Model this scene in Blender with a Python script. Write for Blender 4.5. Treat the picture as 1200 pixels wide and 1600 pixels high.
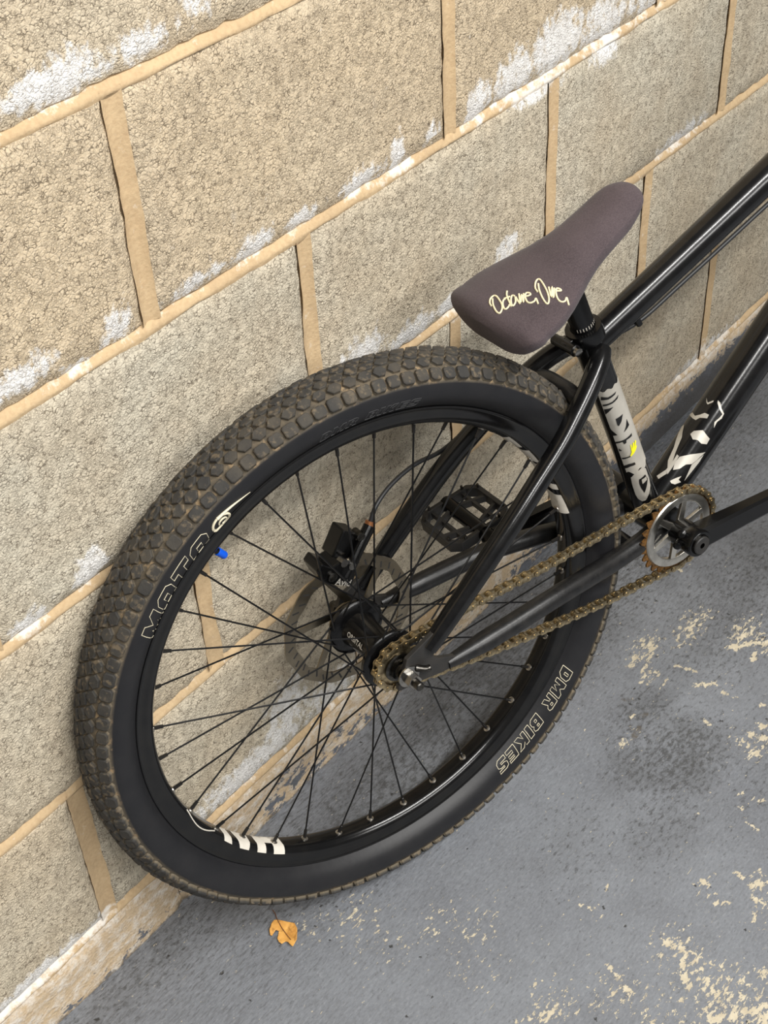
import bpy, bmesh, math, random
from mathutils import Vector, Matrix, Euler, noise
from mathutils.geometry import delaunay_2d_cdt
PI = math.pi
scene = bpy.context.scene
for o in list(bpy.data.objects): bpy.data.objects.remove(o, do_unlink=True)
COL = scene.collection
random.seed(7)

# ------------------------------------------------------------------ camera
CAM = Vector((-0.418947, -0.853089, 1.441854)); YAW, PITCH, ROLL, FPX = -0.855352, 0.705558, -0.061744, 2178.951
cd = bpy.data.cameras.new('camera'); cam = bpy.data.objects.new('camera', cd); COL.objects.link(cam)
cd.sensor_fit = 'VERTICAL'; cd.sensor_height = 24.0; cd.lens = FPX/1600*24.0
cd.clip_start = 0.02; cd.clip_end = 60
def cam_matrix():
    cy, sy = math.cos(YAW), math.sin(YAW)
    Rz = Matrix(((cy, sy, 0), (-sy, cy, 0), (0, 0, 1)))
    c, s = math.cos(PITCH), math.sin(PITCH)
    Rx = Matrix(((1, 0, 0), (0, c, -s), (0, s, c)))
    B0 = Matrix(((1, 0, 0), (0, 0, -1), (0, 1, 0)))
    c, s = math.cos(ROLL), math.sin(ROLL)
    Rr = Matrix(((c, -s, 0), (s, c, 0), (0, 0, 1)))
    W = Rr @ B0 @ Rx @ Rz                       # world to camera, x right, y down, z forward
    W = Matrix(((1, 0, 0), (0, -1, 0), (0, 0, -1))) @ W
    return Matrix.Translation(CAM) @ W.transposed().to_4x4()
cam.matrix_world = cam_matrix()
scene.camera = cam

# ------------------------------------------------------------------ light and exposure
vs = scene.view_settings
vs.view_transform = 'Standard'; vs.look = 'None'; vs.exposure = -0.08; vs.gamma = 1.0
try: vs.use_curve_mapping = False
except Exception: pass
world = bpy.data.worlds.new('garage_ambient'); scene.world = world; world.use_nodes = True
bg = world.node_tree.nodes['Background']; bg.inputs[0].default_value = (1.0, 0.985, 0.96, 1); bg.inputs[1].default_value = 0.17
def strip_light(name, loc, aim, sx, sy, power, col=(1, 0.982, 0.950)):
    ld = bpy.data.lights.new(name, 'AREA'); ld.shape = 'RECTANGLE'; ld.size = sx; ld.size_y = sy; ld.energy = power; ld.color = col
    lo = bpy.data.objects.new(name, ld); COL.objects.link(lo); lo.location = loc
    lo.rotation_euler = (Vector(aim)-Vector(loc)).to_track_quat('-Z', 'Y').to_euler()
    return lo
strip_light('ceiling_and_fill_lamp', (0.15, -2.00, 3.30), (0.15, -1.2, 0.3), 3.8, 0.14, 172)
strip_light('ceiling_and_fill_lamp', (0.15, -4.20, 3.30), (0.15, -2.2, 0.3), 3.8, 0.70, 120)  # added fill lamp, broad and soft, to brighten the wall

# ------------------------------------------------------------------ materials
def srgb(r, g, b):
    f = lambda c: (c/255/12.92) if c/255 <= 0.04045 else ((c/255+0.055)/1.055)**2.4
    return (f(r), f(g), f(b), 1)
class NT:
    def __init__(s, name):
        s.m = bpy.data.materials.new(name); s.m.use_nodes = True; s.t = s.m.node_tree; s.n = s.t.nodes; s.n.clear()
        s.out = s.n.new('ShaderNodeOutputMaterial'); s.b = s.n.new('ShaderNodeBsdfPrincipled'); s.t.links.new(s.b.outputs[0], s.out.inputs[0])
    def set(s, sock, v):
        if isinstance(v, bpy.types.NodeSocket): s.t.links.new(v, sock)
        elif v is not None:
            if sock.type == 'RGBA' and not hasattr(v, '__len__'): v = (v, v, v, 1)
            sock.default_value = v
    def P(s, **k):
        for kk, v in k.items(): s.set(s.b.inputs[kk.replace('_', ' ')], v)
    def math(s, op, a, b=None, c=None, clamp=False):
        n = s.n.new('ShaderNodeMath'); n.operation = op; n.use_clamp = clamp
        s.set(n.inputs[0], a)
        if b is not None: s.set(n.inputs[1], b)
        if c is not None: s.set(n.inputs[2], c)
        return n.outputs[0]
    def pos(s): return s.n.new('ShaderNodeNewGeometry').outputs['Position']
    def obj(s): return s.n.new('ShaderNodeTexCoord').outputs['Object']
    def rnd(s): return s.n.new('ShaderNodeObjectInfo').outputs['Random']
    def sep(s, v):
        n = s.n.new('ShaderNodeSeparateXYZ'); s.set(n.inputs[0], v); return n.outputs
    def comb(s, x, y, z):
        n = s.n.new('ShaderNodeCombineXYZ'); s.set(n.inputs[0], x); s.set(n.inputs[1], y); s.set(n.inputs[2], z); return n.outputs[0]
    def mapping(s, v, loc=(0, 0, 0), rot=(0, 0, 0), sc=(1, 1, 1)):
        n = s.n.new('ShaderNodeMapping'); s.set(n.inputs[0], v); n.inputs[1].default_value = loc; n.inputs[2].default_value = rot; n.inputs[3].default_value = sc; return n.outputs[0]
    def noise(s, v, scale, detail=3, rough=0.55, dist=0, color=False):
        n = s.n.new('ShaderNodeTexNoise'); s.set(n.inputs['Vector'], v); n.inputs['Scale'].default_value = scale
        n.inputs['Detail'].default_value = detail; n.inputs['Roughness'].default_value = rough; n.inputs['Distortion'].default_value = dist
        return n.outputs['Color' if color else 'Fac']
    def voro(s, v, scale, feature='F1', rand=1.0):
        n = s.n.new('ShaderNodeTexVoronoi'); n.feature = feature; s.set(n.inputs['Vector'], v); n.inputs['Scale'].default_value = scale
        n.inputs['Randomness'].default_value = rand
        return n.outputs['Distance']
    def vadd(s, a, b, k=1.0):
        n = s.n.new('ShaderNodeVectorMath'); n.operation = 'MULTIPLY_ADD'; s.set(n.inputs[0], b); n.inputs[1].default_value = (k, k, k); s.set(n.inputs[2], a); return n.outputs[0]
    def ramp(s, f, lo, hi, a=0.0, b=1.0, smooth=False):
        n = s.n.new('ShaderNodeMapRange'); n.clamp = True
        if smooth: n.interpolation_type = 'SMOOTHSTEP'
        s.set(n.inputs[0], f); n.inputs[1].default_value = lo; n.inputs[2].default_value = hi; n.inputs[3].default_value = a; n.inputs[4].default_value = b
        return n.outputs[0]
    def mix(s, f, a, b, mode='MIX'):
        n = s.n.new('ShaderNodeMix'); n.data_type = 'RGBA'; n.blend_type = mode
        s.set(n.inputs[0], f); s.set(n.inputs[6], a); s.set(n.inputs[7], b); return n.outputs[2]
    def bump(s, h, strength=0.5, dist=0.002, normal=None):
        n = s.n.new('ShaderNodeBump'); n.inputs['Strength'].default_value = strength; n.inputs['Distance'].default_value = dist
        s.set(n.inputs['Height'], h)
        if normal is not None: s.set(n.inputs['Normal'], normal)
        return n.outputs[0]
    def attr(s, name):
        n = s.n.new('ShaderNodeAttribute'); n.attribute_name = name; return n.outputs['Fac']
def spots(x, y, lst):
    """strongest of a list of soft elliptical spots (cx, cy, rx, ry, weight)"""
    m = 0.0
    for (cx, cy, rx, ry, wt) in lst:
        d = 1-((x-cx)/rx)**2-((y-cy)/ry)**2
        if d > 0: m = max(m, d*wt)
    return m
ZE = 0.089464                                        # height of the lowest bed joint
WHITE = [(.21, 1.012, .075, .026, 1), (.30, 1.01, .05, .022, .8), (.37, 1.035, .04, .04, .7), (.32, .78, .06, .016, .8), (.40, .781, .04, .02, 1), (.47, .778, .04, .016, .9),
  (.56, .778, .045, .02, 1), (.618, .787, .018, .028, 1), (.68, .783, .018, .016, .9), (.223, .785, .026, .024, 1), (.11, .79, .07, .022, .9), (.76, .785, .03, .035, 1), (.83, .79, .06, .045, .9), (.92, .80, .08, .05, 1),
  (1.02, .79, .08, .05, .85), (1.12, .79, .08, .045, .7), (.88, .757, .09, .02, .8), (1.03, .755, .05, .03, .9), (.70, .557, .028, .02, 1), (.63, .56, .07, .024, .9), (.54, .58, .06, .03, .8), (.06, .551, .035, .02, .9), (.135, .562, .03, .03, 1),
  (.82, .578, .04, .026, .9), (1.25, .552, .12, .02, .8), (.78, .535, .1, .015, .7), (-.06, .100, .12, .024, 1.0), (.03, .096, .05, .016, 1), (.29, .12, .14, .035, .9), (.36, .16, .06, .08, .75), (.44, .12, .09, .05, .7), (1.4, .1, .2, .03, .7), (.17, .768, .05, .012, .6), (.62, .768, .06, .014, .7)]
def block_material(name):
    t = NT(name); P = t.pos()
    warp = t.vadd(P, t.noise(P, 260, 3, color=True), 0.0042)
    f1 = t.voro(warp, 245, 'DISTANCE_TO_EDGE'); f2 = t.voro(warp, 420, 'DISTANCE_TO_EDGE')
    nz = t.noise(P, 70, 4, 0.6); nf = t.noise(P, 520, 3); big = t.noise(P, 5, 4); mid = t.noise(P, 16, 4, 0.6)
    pit = t.math('MULTIPLY', t.ramp(f1, 0.01, 0.12, 1, 0, True), t.ramp(t.noise(P, 150, 3, 0.6), 0.46, 0.60, 0.05, 1))
    pit2 = t.math('MULTIPLY', t.ramp(f2, 0.01, 0.15, 1, 0, True), t.ramp(nz, 0.58, 0.44))
    pits = t.math('MAXIMUM', pit, t.math('MULTIPLY', pit2, 0.55))
    hole = t.math('MULTIPLY', t.ramp(t.voro(warp, 42, 'F1'), 0.0, 0.14, 1, 0, True), t.ramp(mid, 0.5, 0.62))
    base = t.mix(t.math('ADD', t.attr('tone'), t.ramp(big, 0.35, 0.7, -0.3, 0.3), clamp=True), srgb(210, 190, 159), srgb(210, 202, 183))
    base = t.mix(t.ramp(mid, 0.42, 0.72, 0.0, 0.5), base, srgb(180, 162, 136))
    base = t.mix(t.ramp(nf, 0.3, 0.7, 0, 0.35), base, srgb(224, 212, 190))
    base = t.mix(t.math('MULTIPLY', pits, 0.78), base, srgb(84, 70, 55))
    base = t.mix(t.math('MULTIPLY', hole, 0.8), base, srgb(74, 64, 54))
    # lime bloom along the bed joints
    wn = t.noise(t.mapping(P, rot=(0, 0.35, 0), sc=(1, 1, 0.7)), 85, 6, 0.7)
    wm = t.ramp(t.math('ADD', t.math('MULTIPLY', t.attr('bloom'), 0.42), wn), 0.66, 0.80)
    wm = t.math('MULTIPLY', wm, t.ramp(pits, 0, 1, 0.95, 0.5))
    base = t.mix(wm, base, srgb(243, 241, 238))
    st = t.ramp(t.noise(t.mapping(P, loc=(3, 0, 1), sc=(1, 1, 0.3)), 26, 6, 0.7), 0.64, 0.76)
    base = t.mix(t.math('MULTIPLY', st, 0.4), base, srgb(228, 222, 210))
    h = t.math('ADD', t.math('MULTIPLY', pits, -1.2), t.math('MULTIPLY', nf, 0.6)); h = t.math('ADD', h, t.math('MULTIPLY', hole, -1.2)); h = t.math('ADD', h, t.math('MULTIPLY', t.ramp(f1, 0, 0.3, 0, 1, True), 0.7))
    t.P(Base_Color=base, Roughness=0.94, Normal=t.bump(h, 0.6, 0.0012)); t.b.inputs['Specular IOR Level'].default_value = 0.2
    return t.m
M = {}
M['block'] = block_material('concrete_block')
def plaster_material():
    t = NT('smeared_mortar'); P = t.pos(); x, y, z = t.sep(P)
    n1 = t.noise(P, 9, 5, 0.65); n2 = t.noise(t.mapping(P, sc=(0.75, 1, 1.1)), 62, 6, 0.72); nf = t.noise(P, 300, 4)
    c = t.mix(t.ramp(n1, 0.35, 0.7), srgb(214, 190, 156), srgb(194, 172, 142))
    c = t.mix(t.ramp(t.math('ADD', n2, t.math('MULTIPLY', t.attr('bloom'), 0.25)), 0.46, 0.64, 0, 0.95), c, srgb(232, 224, 212))
    c = t.mix(t.ramp(nf, 0.52, 0.72, 0, 0.45), c, srgb(150, 128, 102))
    rust = t.ramp(t.noise(t.mapping(P, loc=(3, 1, 2)), 24, 6, 0.72), 0.62, 0.72)
    c = t.mix(t.math('MULTIPLY', rust, 0.5), c, srgb(160, 120, 86))
    dirt_shade = t.ramp(t.math('ADD', t.noise(P, 60, 6, 0.72), t.ramp(z, 0.0, 0.012, 0.30, 0)), 0.66, 0.80)  # dirt specks, plus contact shade painted in along the floor line
    c = t.mix(t.math('MULTIPLY', dirt_shade, 0.75), c, srgb(84, 78, 72))
    # grey floor paint brushed on to the foot of the wall
    pa = t.attr('paint')
    blue = t.math('ADD', t.noise(t.mapping(P, loc=(7, 2, 5), sc=(0.8, 1, 1.2)), 52, 6, 0.72), t.math('ADD', t.ramp(z, 0.0, 0.085, 0.08, -0.07), pa))
    c = t.mix(t.ramp(blue, 0.645, 0.675), c, t.mix(t.ramp(n2, 0.35, 0.65), srgb(112, 117, 127), srgb(98, 100, 104)))
    c = t.mix(t.ramp(t.math('ADD', pa, t.math('MULTIPLY', n2, 0.35)), 0.26, 0.50, 0, 0.8), c, srgb(84, 81, 78))
    h = t.math('ADD', n2, t.math('MULTIPLY', nf, 0.35))
    t.P(Base_Color=c, Roughness=0.9, Normal=t.bump(h, 0.9, 0.004))
    return t.m
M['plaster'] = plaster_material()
PAINT = [(.37, .04, .13, .06, .13), (.5, .02, .1, .05, .08), (1.55, .0, .75, .085, .40), (1.0, .0, .25, .06, .2), (.05, .01, .1, .03, .05)]
def mortar_material():
    t = NT('sand_mortar'); P = t.pos()
    c = t.mix(t.ramp(t.noise(P, 10, 4), 0.3, 0.7), srgb(210, 184, 145), srgb(194, 168, 131))
    c = t.mix(t.ramp(t.noise(P, 240, 3), 0.4, 0.72, 0, 0.35), c, srgb(164, 132, 98))
    c = t.mix(t.ramp(t.noise(P, 24, 5, 0.7), 0.55, 0.7, 0, 0.4), c, srgb(170, 146, 116))
    wm = t.ramp(t.math('ADD', t.math('MULTIPLY', t.attr('bloom'), 0.38), t.noise(P, 70, 5, 0.68)), 0.62, 0.80)
    c = t.mix(t.math('MULTIPLY', wm, 0.9), c, srgb(240, 234, 224))
    h = t.math('ADD', t.noise(P, 45, 4), t.math('MULTIPLY', t.noise(P, 300, 3), 0.3))
    t.P(Base_Color=c, Roughness=0.92, Normal=t.bump(h, 0.6, 0.003)); return t.m
M['mortar'] = mortar_material()
FLAKES = [(.846, -.229, .05, .03, 1.15), (.80, -.26, .03, .02, 1.15), (.917, -.261, .07, .03, 1.15), (.954, -.325, .05, .03, 1.15), (.95, -.36, .03, .03, 1.15), (.845, -.35, .02, .02, .6), (.774, -.41, .03, .03, .7), (.77, -.44, .04, .03, .9), (.588, -.545, .03, .03, 1), (.55, -.56, .04, .03, .8),
  (.448, -.498, .05, .04, .85), (.44, -.53, .05, .04, 1), (.42, -.58, .09, .06, .95), (.43, -.63, .08, .06, 1.05), (.36, -.48, .05, .05, .8), (.30, -.43, .06, .04, .75), (.443, -.406, .04, .03, .35), (.331, -.301, .06, .04, .7), (.311, -.26, .05, .03, .7), (.26, -.18, .06, .04, .75), (.22, -.15, .04, .03, .7), (.25, -.23, .06, .06, .55), (.70, -.30, .02, .02, .5), (.55, -.49, .05, .03, .5), (.33, -.55, .15, .08, .8), (.62, -.62, .1, .1, .8), (.29, -.33, .05, .06, .55)]
SMUDGE = [(.70, -.365, .12, .08, 1), (.66, -.33, .08, .06, .8), (.73, -.29, .10, .06, .8), (.60, -.40, .10, .07, .6), (1.05, -.3, .35, .14, .7), (.9, -.1, .8, .14, .75), (.42, -.10, .35, .10, .8), (.10, -.03, .3, .05, .6), (.5, -.33, .12, .08, .35), (.78, -.5, .2, .15, .5)]
CAPS = [(0.8003, -0.2491, 0.8474, -0.2408, 0.0026), (0.8014, -0.23, 0.8203, -0.229, 0.0053), (0.8379, -0.28, 0.8454, -0.3108, 0.0022), (0.7884, -0.2833, 0.8137, -0.2837, 0.0017), (0.8218, -0.3189, 0.8419, -0.3423, 0.0035), (0.8334, -0.3585, 0.8302, -0.366, 0.0026), (0.8302, -0.366, 0.8368, -0.3789, 0.0021), (0.7736, -0.3602, 0.7707, -0.3695, 0.003), (0.9126, -0.324, 0.9489, -0.3547, 0.0071), (0.911, -0.3594, 0.9235, -0.3599, 0.0044), (0.9313, -0.3241, 0.9505, -0.329, 0.0045), (0.8061, -0.4232, 0.8136, -0.4333, 0.005), (0.8411, -0.408, 0.8451, -0.4135, 0.0026), (0.774, -0.4167, 0.7735, -0.4215, 0.0042), (0.7868, -0.4211, 0.7927, -0.4421, 0.0058), (0.7591, -0.4383, 0.7635, -0.4479, 0.0033), (0.6935, -0.475, 0.7021, -0.4865, 0.0028), (0.6718, -0.4659, 0.6724, -0.47, 0.0024), (0.658, -0.4819, 0.6547, -0.4985, 0.0024), (0.4475, -0.4902, 0.4564, -0.5227, 0.0044), (0.4408, -0.5157, 0.4124, -0.5383, 0.0044), (0.4356, -0.5465, 0.4196, -0.5776, 0.005), (0.3963, -0.5776, 0.4465, -0.6184, 0.007), (0.4241, -0.5926, 0.434, -0.6248, 0.007), (0.4794, -0.5938, 0.4837, -0.5995, 0.0057), (0.4557, -0.5436, 0.4592, -0.5563, 0.0029), (0.3843, -0.4518, 0.378, -0.4676, 0.0029), (0.3706, -0.4804, 0.3719, -0.4913, 0.0043), (0.2832, -0.4334, 0.3138, -0.4302, 0.0021), (0.2596, -0.405, 0.3232, -0.4479, 0.0014), (0.2969, -0.4053, 0.3203, -0.3965, 0.0014), (0.577, -0.5328, 0.5922, -0.5425, 0.0053), (0.5632, -0.5441, 0.5646, -0.5533, 0.0037), (0.5285, -0.508, 0.5413, -0.5222, 0.003), (0.5492, -0.4822, 0.5465, -0.4905, 0.0038), (0.5827, -0.5103, 0.5816, -0.5194, 0.003), (0.7206, -0.2787, 0.727, -0.2798, 0.0026), (0.6721, -0.2933, 0.6774, -0.295, 0.005), (0.4313, -0.3829, 0.4389, -0.4004, 0.0015), (0.4697, -0.3971, 0.4762, -0.3967, 0.0015), (1.0161, -0.1673, 1.0124, -0.1912, 0.0024), (0.6871, -0.4578, 0.694, -0.4587, 0.0024)]
SCAR = [(.735, -.292, .022, .014, .3), (.70, -.30, .03, .012, .3), (.748, -.262, .02, .016, .2)]
def floor_material():
    t = NT('painted_concrete_floor'); P = t.pos(); x, y, z = t.sep(P)
    n1 = t.noise(P, 4, 5, 0.6); n2 = t.noise(P, 26, 6, 0.75); nf = t.noise(P, 260, 4)
    A = t.mapping(P, rot=(0, 0, 0.10), sc=(1, 3.2, 1))
    c = t.mix(t.ramp(n1, 0.35, 0.68), srgb(132, 136, 142), srgb(112, 115, 121))
    c = t.mix(t.ramp(n2, 0.42, 0.70, 0, 0.5), c, srgb(98, 100, 104))
    c = t.mix(t.ramp(nf, 0.3, 0.8, 0, 0.25), c, srgb(158, 161, 165))
    stk = t.noise(A, 120, 5, 0.72)
    c = t.mix(t.ramp(stk, 0.54, 0.66, 0, 0.45), c, srgb(86, 87, 90))
    c = t.mix(t.ramp(stk, 0.46, 0.34, 0, 0.35), c, srgb(160, 163, 168))
    g = t.attr('chips'); sm = t.attr('smudge')
    # scuffs dragged along the wall
    nearwall = t.ramp(y, -0.30, -0.03, 0.10, 1)
    br = t.noise(t.mapping(P, rot=(0, 0, 0.06), sc=(1, 5.5, 1)), 60, 6, 0.75)
    c = t.mix(t.math('MULTIPLY', t.ramp(br, 0.50, 0.62), t.math('MULTIPLY', nearwall, 0.8)), c, srgb(74, 73, 73))
    br2 = t.noise(t.mapping(P, loc=(2, 2, 0), rot=(0, 0, -0.10), sc=(1, 8, 1)), 70, 5, 0.7)
    c = t.mix(t.math('MULTIPLY', t.ramp(br2, 0.58, 0.68), t.math('MULTIPLY', nearwall, 0.55)), c, srgb(156, 158, 161))
    # black smudges
    smn = t.noise(t.mapping(P, rot=(0, 0, 0.3), sc=(1, 1.8, 1)), 95, 6, 0.78)
    c = t.mix(t.ramp(t.math('ADD', smn, t.math('MULTIPLY', sm, 0.15)), 0.58, 0.70, 0, 0.8), c, srgb(66, 66, 66))
    c = t.mix(t.math('MULTIPLY', t.ramp(sm, 0.1, 1.0), t.ramp(t.noise(P, 15, 4), 0.35, 0.6, 0, 0.45)), c, srgb(76, 76, 76))
    spots_ = t.math('MULTIPLY', t.ramp(t.voro(t.vadd(P, t.noise(P, 120, 3, color=True), 0.012), 44), 0.0, 0.13, 1, 0), t.ramp(t.noise(P, 12, 3), 0.47, 0.58))
    c = t.mix(t.math('MULTIPLY', t.ramp(spots_, 0.15, 0.4), 0.85), c, srgb(46, 45, 43))
    tan_ = t.ramp(t.math('ADD', t.noise(t.mapping(P, loc=(6, 6, 0)), 24, 5, 0.7), t.attr('scar')), 0.72, 0.80)
    c = t.mix(t.math('MULTIPLY', tan_, 0.75), c, srgb(92, 84, 72))
    # chipped paint showing cream screed
    ff = t.noise(t.mapping(P, rot=(0, 0, 0.6), sc=(1, 1.5, 1)), 100, 6, 0.66); f2 = t.noise(t.mapping(P, loc=(4, 9, 0), rot=(0, 0, 0.45), sc=(1, 3.2, 1)), 60, 6, 0.66)
    fl = t.math('MAXIMUM', t.ramp(t.math('ADD', ff, t.math('MULTIPLY', g, 0.125)), 0.668, 0.680), t.ramp(t.math('ADD', f2, t.math('MULTIPLY', g, 0.135)), 0.692, 0.704))
    for (rz, lx, th) in ((-0.5, 1, 0.735), (0.9, 6, 0.745)):
        sc1 = t.ramp(t.noise(t.mapping(P, loc=(lx, 5, 0), rot=(0, 0, rz), sc=(1, 16, 1)), 24, 4, 0.55), th-.008, th+.008)
        fl = t.math('MAXIMUM', fl, t.math('MULTIPLY', sc1, 0.85))
    c = t.mix(fl, c, t.mix(t.ramp(t.noise(P, 90, 3), 0.3, 0.7), srgb(214, 204, 180), srgb(186, 174, 150)))
    h = t.math('ADD', t.math('ADD', n2, t.math('MULTIPLY', nf, 0.2)), t.math('MULTIPLY', fl, -0.5)); h = t.math('ADD', h, t.math('MULTIPLY', spots_, -0.7))
    t.P(Base_Color=c, Roughness=t.ramp(n2, 0.3, 0.7, 0.45, 0.65), Normal=t.bump(h, 0.5, 0.0025)); return t.m
M['floor'] = floor_material()
def simple(name, col, rough=0.5, metal=0.0, nscale=0, col2=None, amt=0.5, bump=0, bscale=200, coat=0, spec=None):
    t = NT(name); c = col
    if nscale:
        c = t.mix(t.ramp(t.noise(t.obj(), nscale, 5, 0.6), 0.38, 0.68, 0, amt), col, col2)
    t.P(Base_Color=c, Roughness=rough, Metallic=metal)
    if coat: t.b.inputs['Coat Weight'].default_value = coat; t.b.inputs['Coat Roughness'].default_value = 0.12
    if spec is not None: t.b.inputs['Specular IOR Level'].default_value = spec
    if bump: t.P(Normal=t.bump(t.noise(t.obj(), bscale, 3), bump, 0.001))
    return t.m
M['black_paint'] = simple('black_frame_paint', srgb(11, 11, 12), 0.20, 0, 60, srgb(34, 33, 32), 0.35, 0.08, 90)
M['worn_paint'] = simple('worn_black_frame_paint', srgb(17, 17, 18), 0.36, 0, 80, srgb(46, 44, 42), 0.5, 0.15, 300)
M['black_metal'] = simple('black_anodised_metal', srgb(9, 9, 10), 0.22, 0.2, 70, srgb(22, 21, 20), 0.4)
M['satin_black'] = simple('satin_black_plate', srgb(38, 37, 36), 0.5, 0.0, 90, srgb(56, 52, 47), 0.5)
M['rim'] = simple('black_rim', srgb(12, 12, 13), 0.18, 0.1, 50, srgb(36, 34, 31), 0.3)
M['steel'] = simple('worn_steel', srgb(170, 168, 164), 0.25, 1.0, 80, srgb(90, 84, 76), 0.6)
M['dark_steel'] = simple('oily_dark_steel', srgb(96, 94, 90), 0.3, 1.0, 200, srgb(40, 36, 32), 0.7)
M['rotor'] = simple('bronzed_rotor_steel', srgb(150, 140, 122), 0.36, 1.0, 40, srgb(96, 86, 72), 0.5)
M['ring'] = simple('polished_ring', srgb(226, 221, 210), 0.32, 1.0, 60, srgb(110, 104, 96), 0.5)
M['rust'] = simple('rusty_teeth', srgb(132, 92, 42), 0.55, 0.4, 300, srgb(46, 35, 24), 1.0)
M['chain'] = simple('oily_bronze_chain', srgb(194, 177, 142), 0.33, 0.95, 160, srgb(84, 70, 52), 0.85)
M['hose'] = simple('hose_rubber', srgb(30, 31, 33), 0.45)
M['copper'] = simple('copper_fitting', srgb(176, 118, 78), 0.35, 0.8)
M['spoke'] = simple('black_spoke', srgb(16, 16, 17), 0.3, 0.3)
M['nipple'] = simple('silver_eyelet', srgb(196, 190, 180), 0.3, 1.0)
M['dark_nipple'] = simple('dark_nipple', srgb(52, 50, 48), 0.35, 0.7)
M['blue'] = simple('blue_plastic', srgb(0, 86, 214), 0.42)
M['white_print'] = simple('white_print', srgb(222, 216, 204), 0.5, 0, 70, srgb(190, 182, 168), 0.4)
M['cream_print'] = simple('cream_print', srgb(232, 222, 194), 0.6)
M['faint_print'] = simple('faint_moulded_print', srgb(62, 62, 63), 0.7)
M['thread'] = simple('cream_thread', srgb(236, 226, 190), 0.75)
M['silver_print'] = simple('silver_foil', srgb(206, 201, 190), 0.42, 0.35, 30, srgb(176, 170, 158), 0.5)
M['black_print'] = simple('black_print', srgb(18, 18, 18), 0.35)
M['grey_print'] = simple('grey_print', srgb(150, 146, 138), 0.5)
M['yellow'] = simple('yellow_print', srgb(244, 240, 30), 0.4)
M['grip'] = simple('black_rubber', srgb(22, 22, 22), 0.7)
def suede():
    t = NT('grey_brown_suede'); P = t.obj()
    c = t.mix(t.ramp(t.noise(P, 16, 4, 0.6), 0.3, 0.72), srgb(84, 74, 77), srgb(64, 56, 59))
    c = t.mix(t.ramp(t.noise(P, 900, 2), 0.35, 0.7, 0, 0.5), c, srgb(104, 93, 95))
    t.P(Base_Color=c, Roughness=0.95, Normal=t.bump(t.noise(P, 700, 3), 0.25, 0.001)); t.b.inputs['Sheen Weight'].default_value = 0.10; t.b.inputs['Sheen Roughness'].default_value = 0.5
    t.b.inputs['Specular IOR Level'].default_value = 0.15
    return t.m
M['suede'] = suede()
def tyre_material():
    t = NT('tyre_rubber'); P = t.obj(); x, y, z = t.sep(P)
    r = t.math('SQRT', t.math('ADD', t.math('MULTIPLY', x, x), t.math('MULTIPLY', z, z)))
    tread = t.ramp(r, 0.3195, 0.3225)
    rub = t.mix(t.ramp(t.noise(P, 26, 5, 0.65), 0.4, 0.75, 0, 0.7), srgb(23, 23, 26), srgb(35, 34, 35))
    mud = t.mix(t.ramp(t.noise(P, 60, 4, 0.65), 0.35, 0.7), srgb(102, 91, 74), srgb(58, 54, 47))
    mud = t.mix(t.ramp(t.noise(P, 110, 4), 0.56, 0.66), mud, srgb(146, 124, 94))
    c = t.mix(tread, rub, mud)
    t.P(Base_Color=c, Roughness=t.ramp(tread, 0, 1, 0.48, 0.85), Normal=t.bump(t.noise(P, 160, 3), 0.15, 0.001)); return t.m
M['tyre'] = tyre_material()
def knob_material():
    t = NT('dusty_tread_rubber'); P = t.obj(); W = t.pos()
    c = t.mix(t.ramp(t.noise(W, 50, 4, 0.6), 0.35, 0.7), srgb(44, 43, 42), srgb(58, 56, 52))
    c = t.mix(t.ramp(t.math('ADD', t.noise(W, 160, 3), t.math('MULTIPLY', t.rnd(), 0.12)), 0.60, 0.76, 0, 0.55), c, srgb(128, 112, 88))
    c = t.mix(t.ramp(t.attr('foot'), 0.22, 0.7, 0, 0.75), c, srgb(112, 101, 82))
    # dust settled on the upper run of the wheel
    x, y, z = t.sep(W)
    c = t.mix(t.math('MULTIPLY', t.ramp(t.noise(W, 18, 4), 0.45, 0.68), t.ramp(z, 0.3, 0.65, 0, 0.35)), c, srgb(104, 94, 78))
    t.P(Base_Color=c, Roughness=0.8, Normal=t.bump(t.noise(W, 400, 3), 0.3, 0.001)); return t.m
M['knob'] = knob_material()
def leaf_material():
    t = NT('dry_leaf'); P = t.obj()
    c = t.mix(t.ramp(t.noise(P, 70, 4), 0.35, 0.7), srgb(232, 176, 92), srgb(198, 138, 62))
    c = t.mix(t.ramp(t.noise(P, 200, 3), 0.55, 0.7, 0, 0.6), c, srgb(140, 92, 36))
    t.P(Base_Color=c, Roughness=0.7, Normal=t.bump(t.noise(P, 160, 3), 0.4, 0.001)); return t.m
M['leaf'] = leaf_material()

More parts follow.
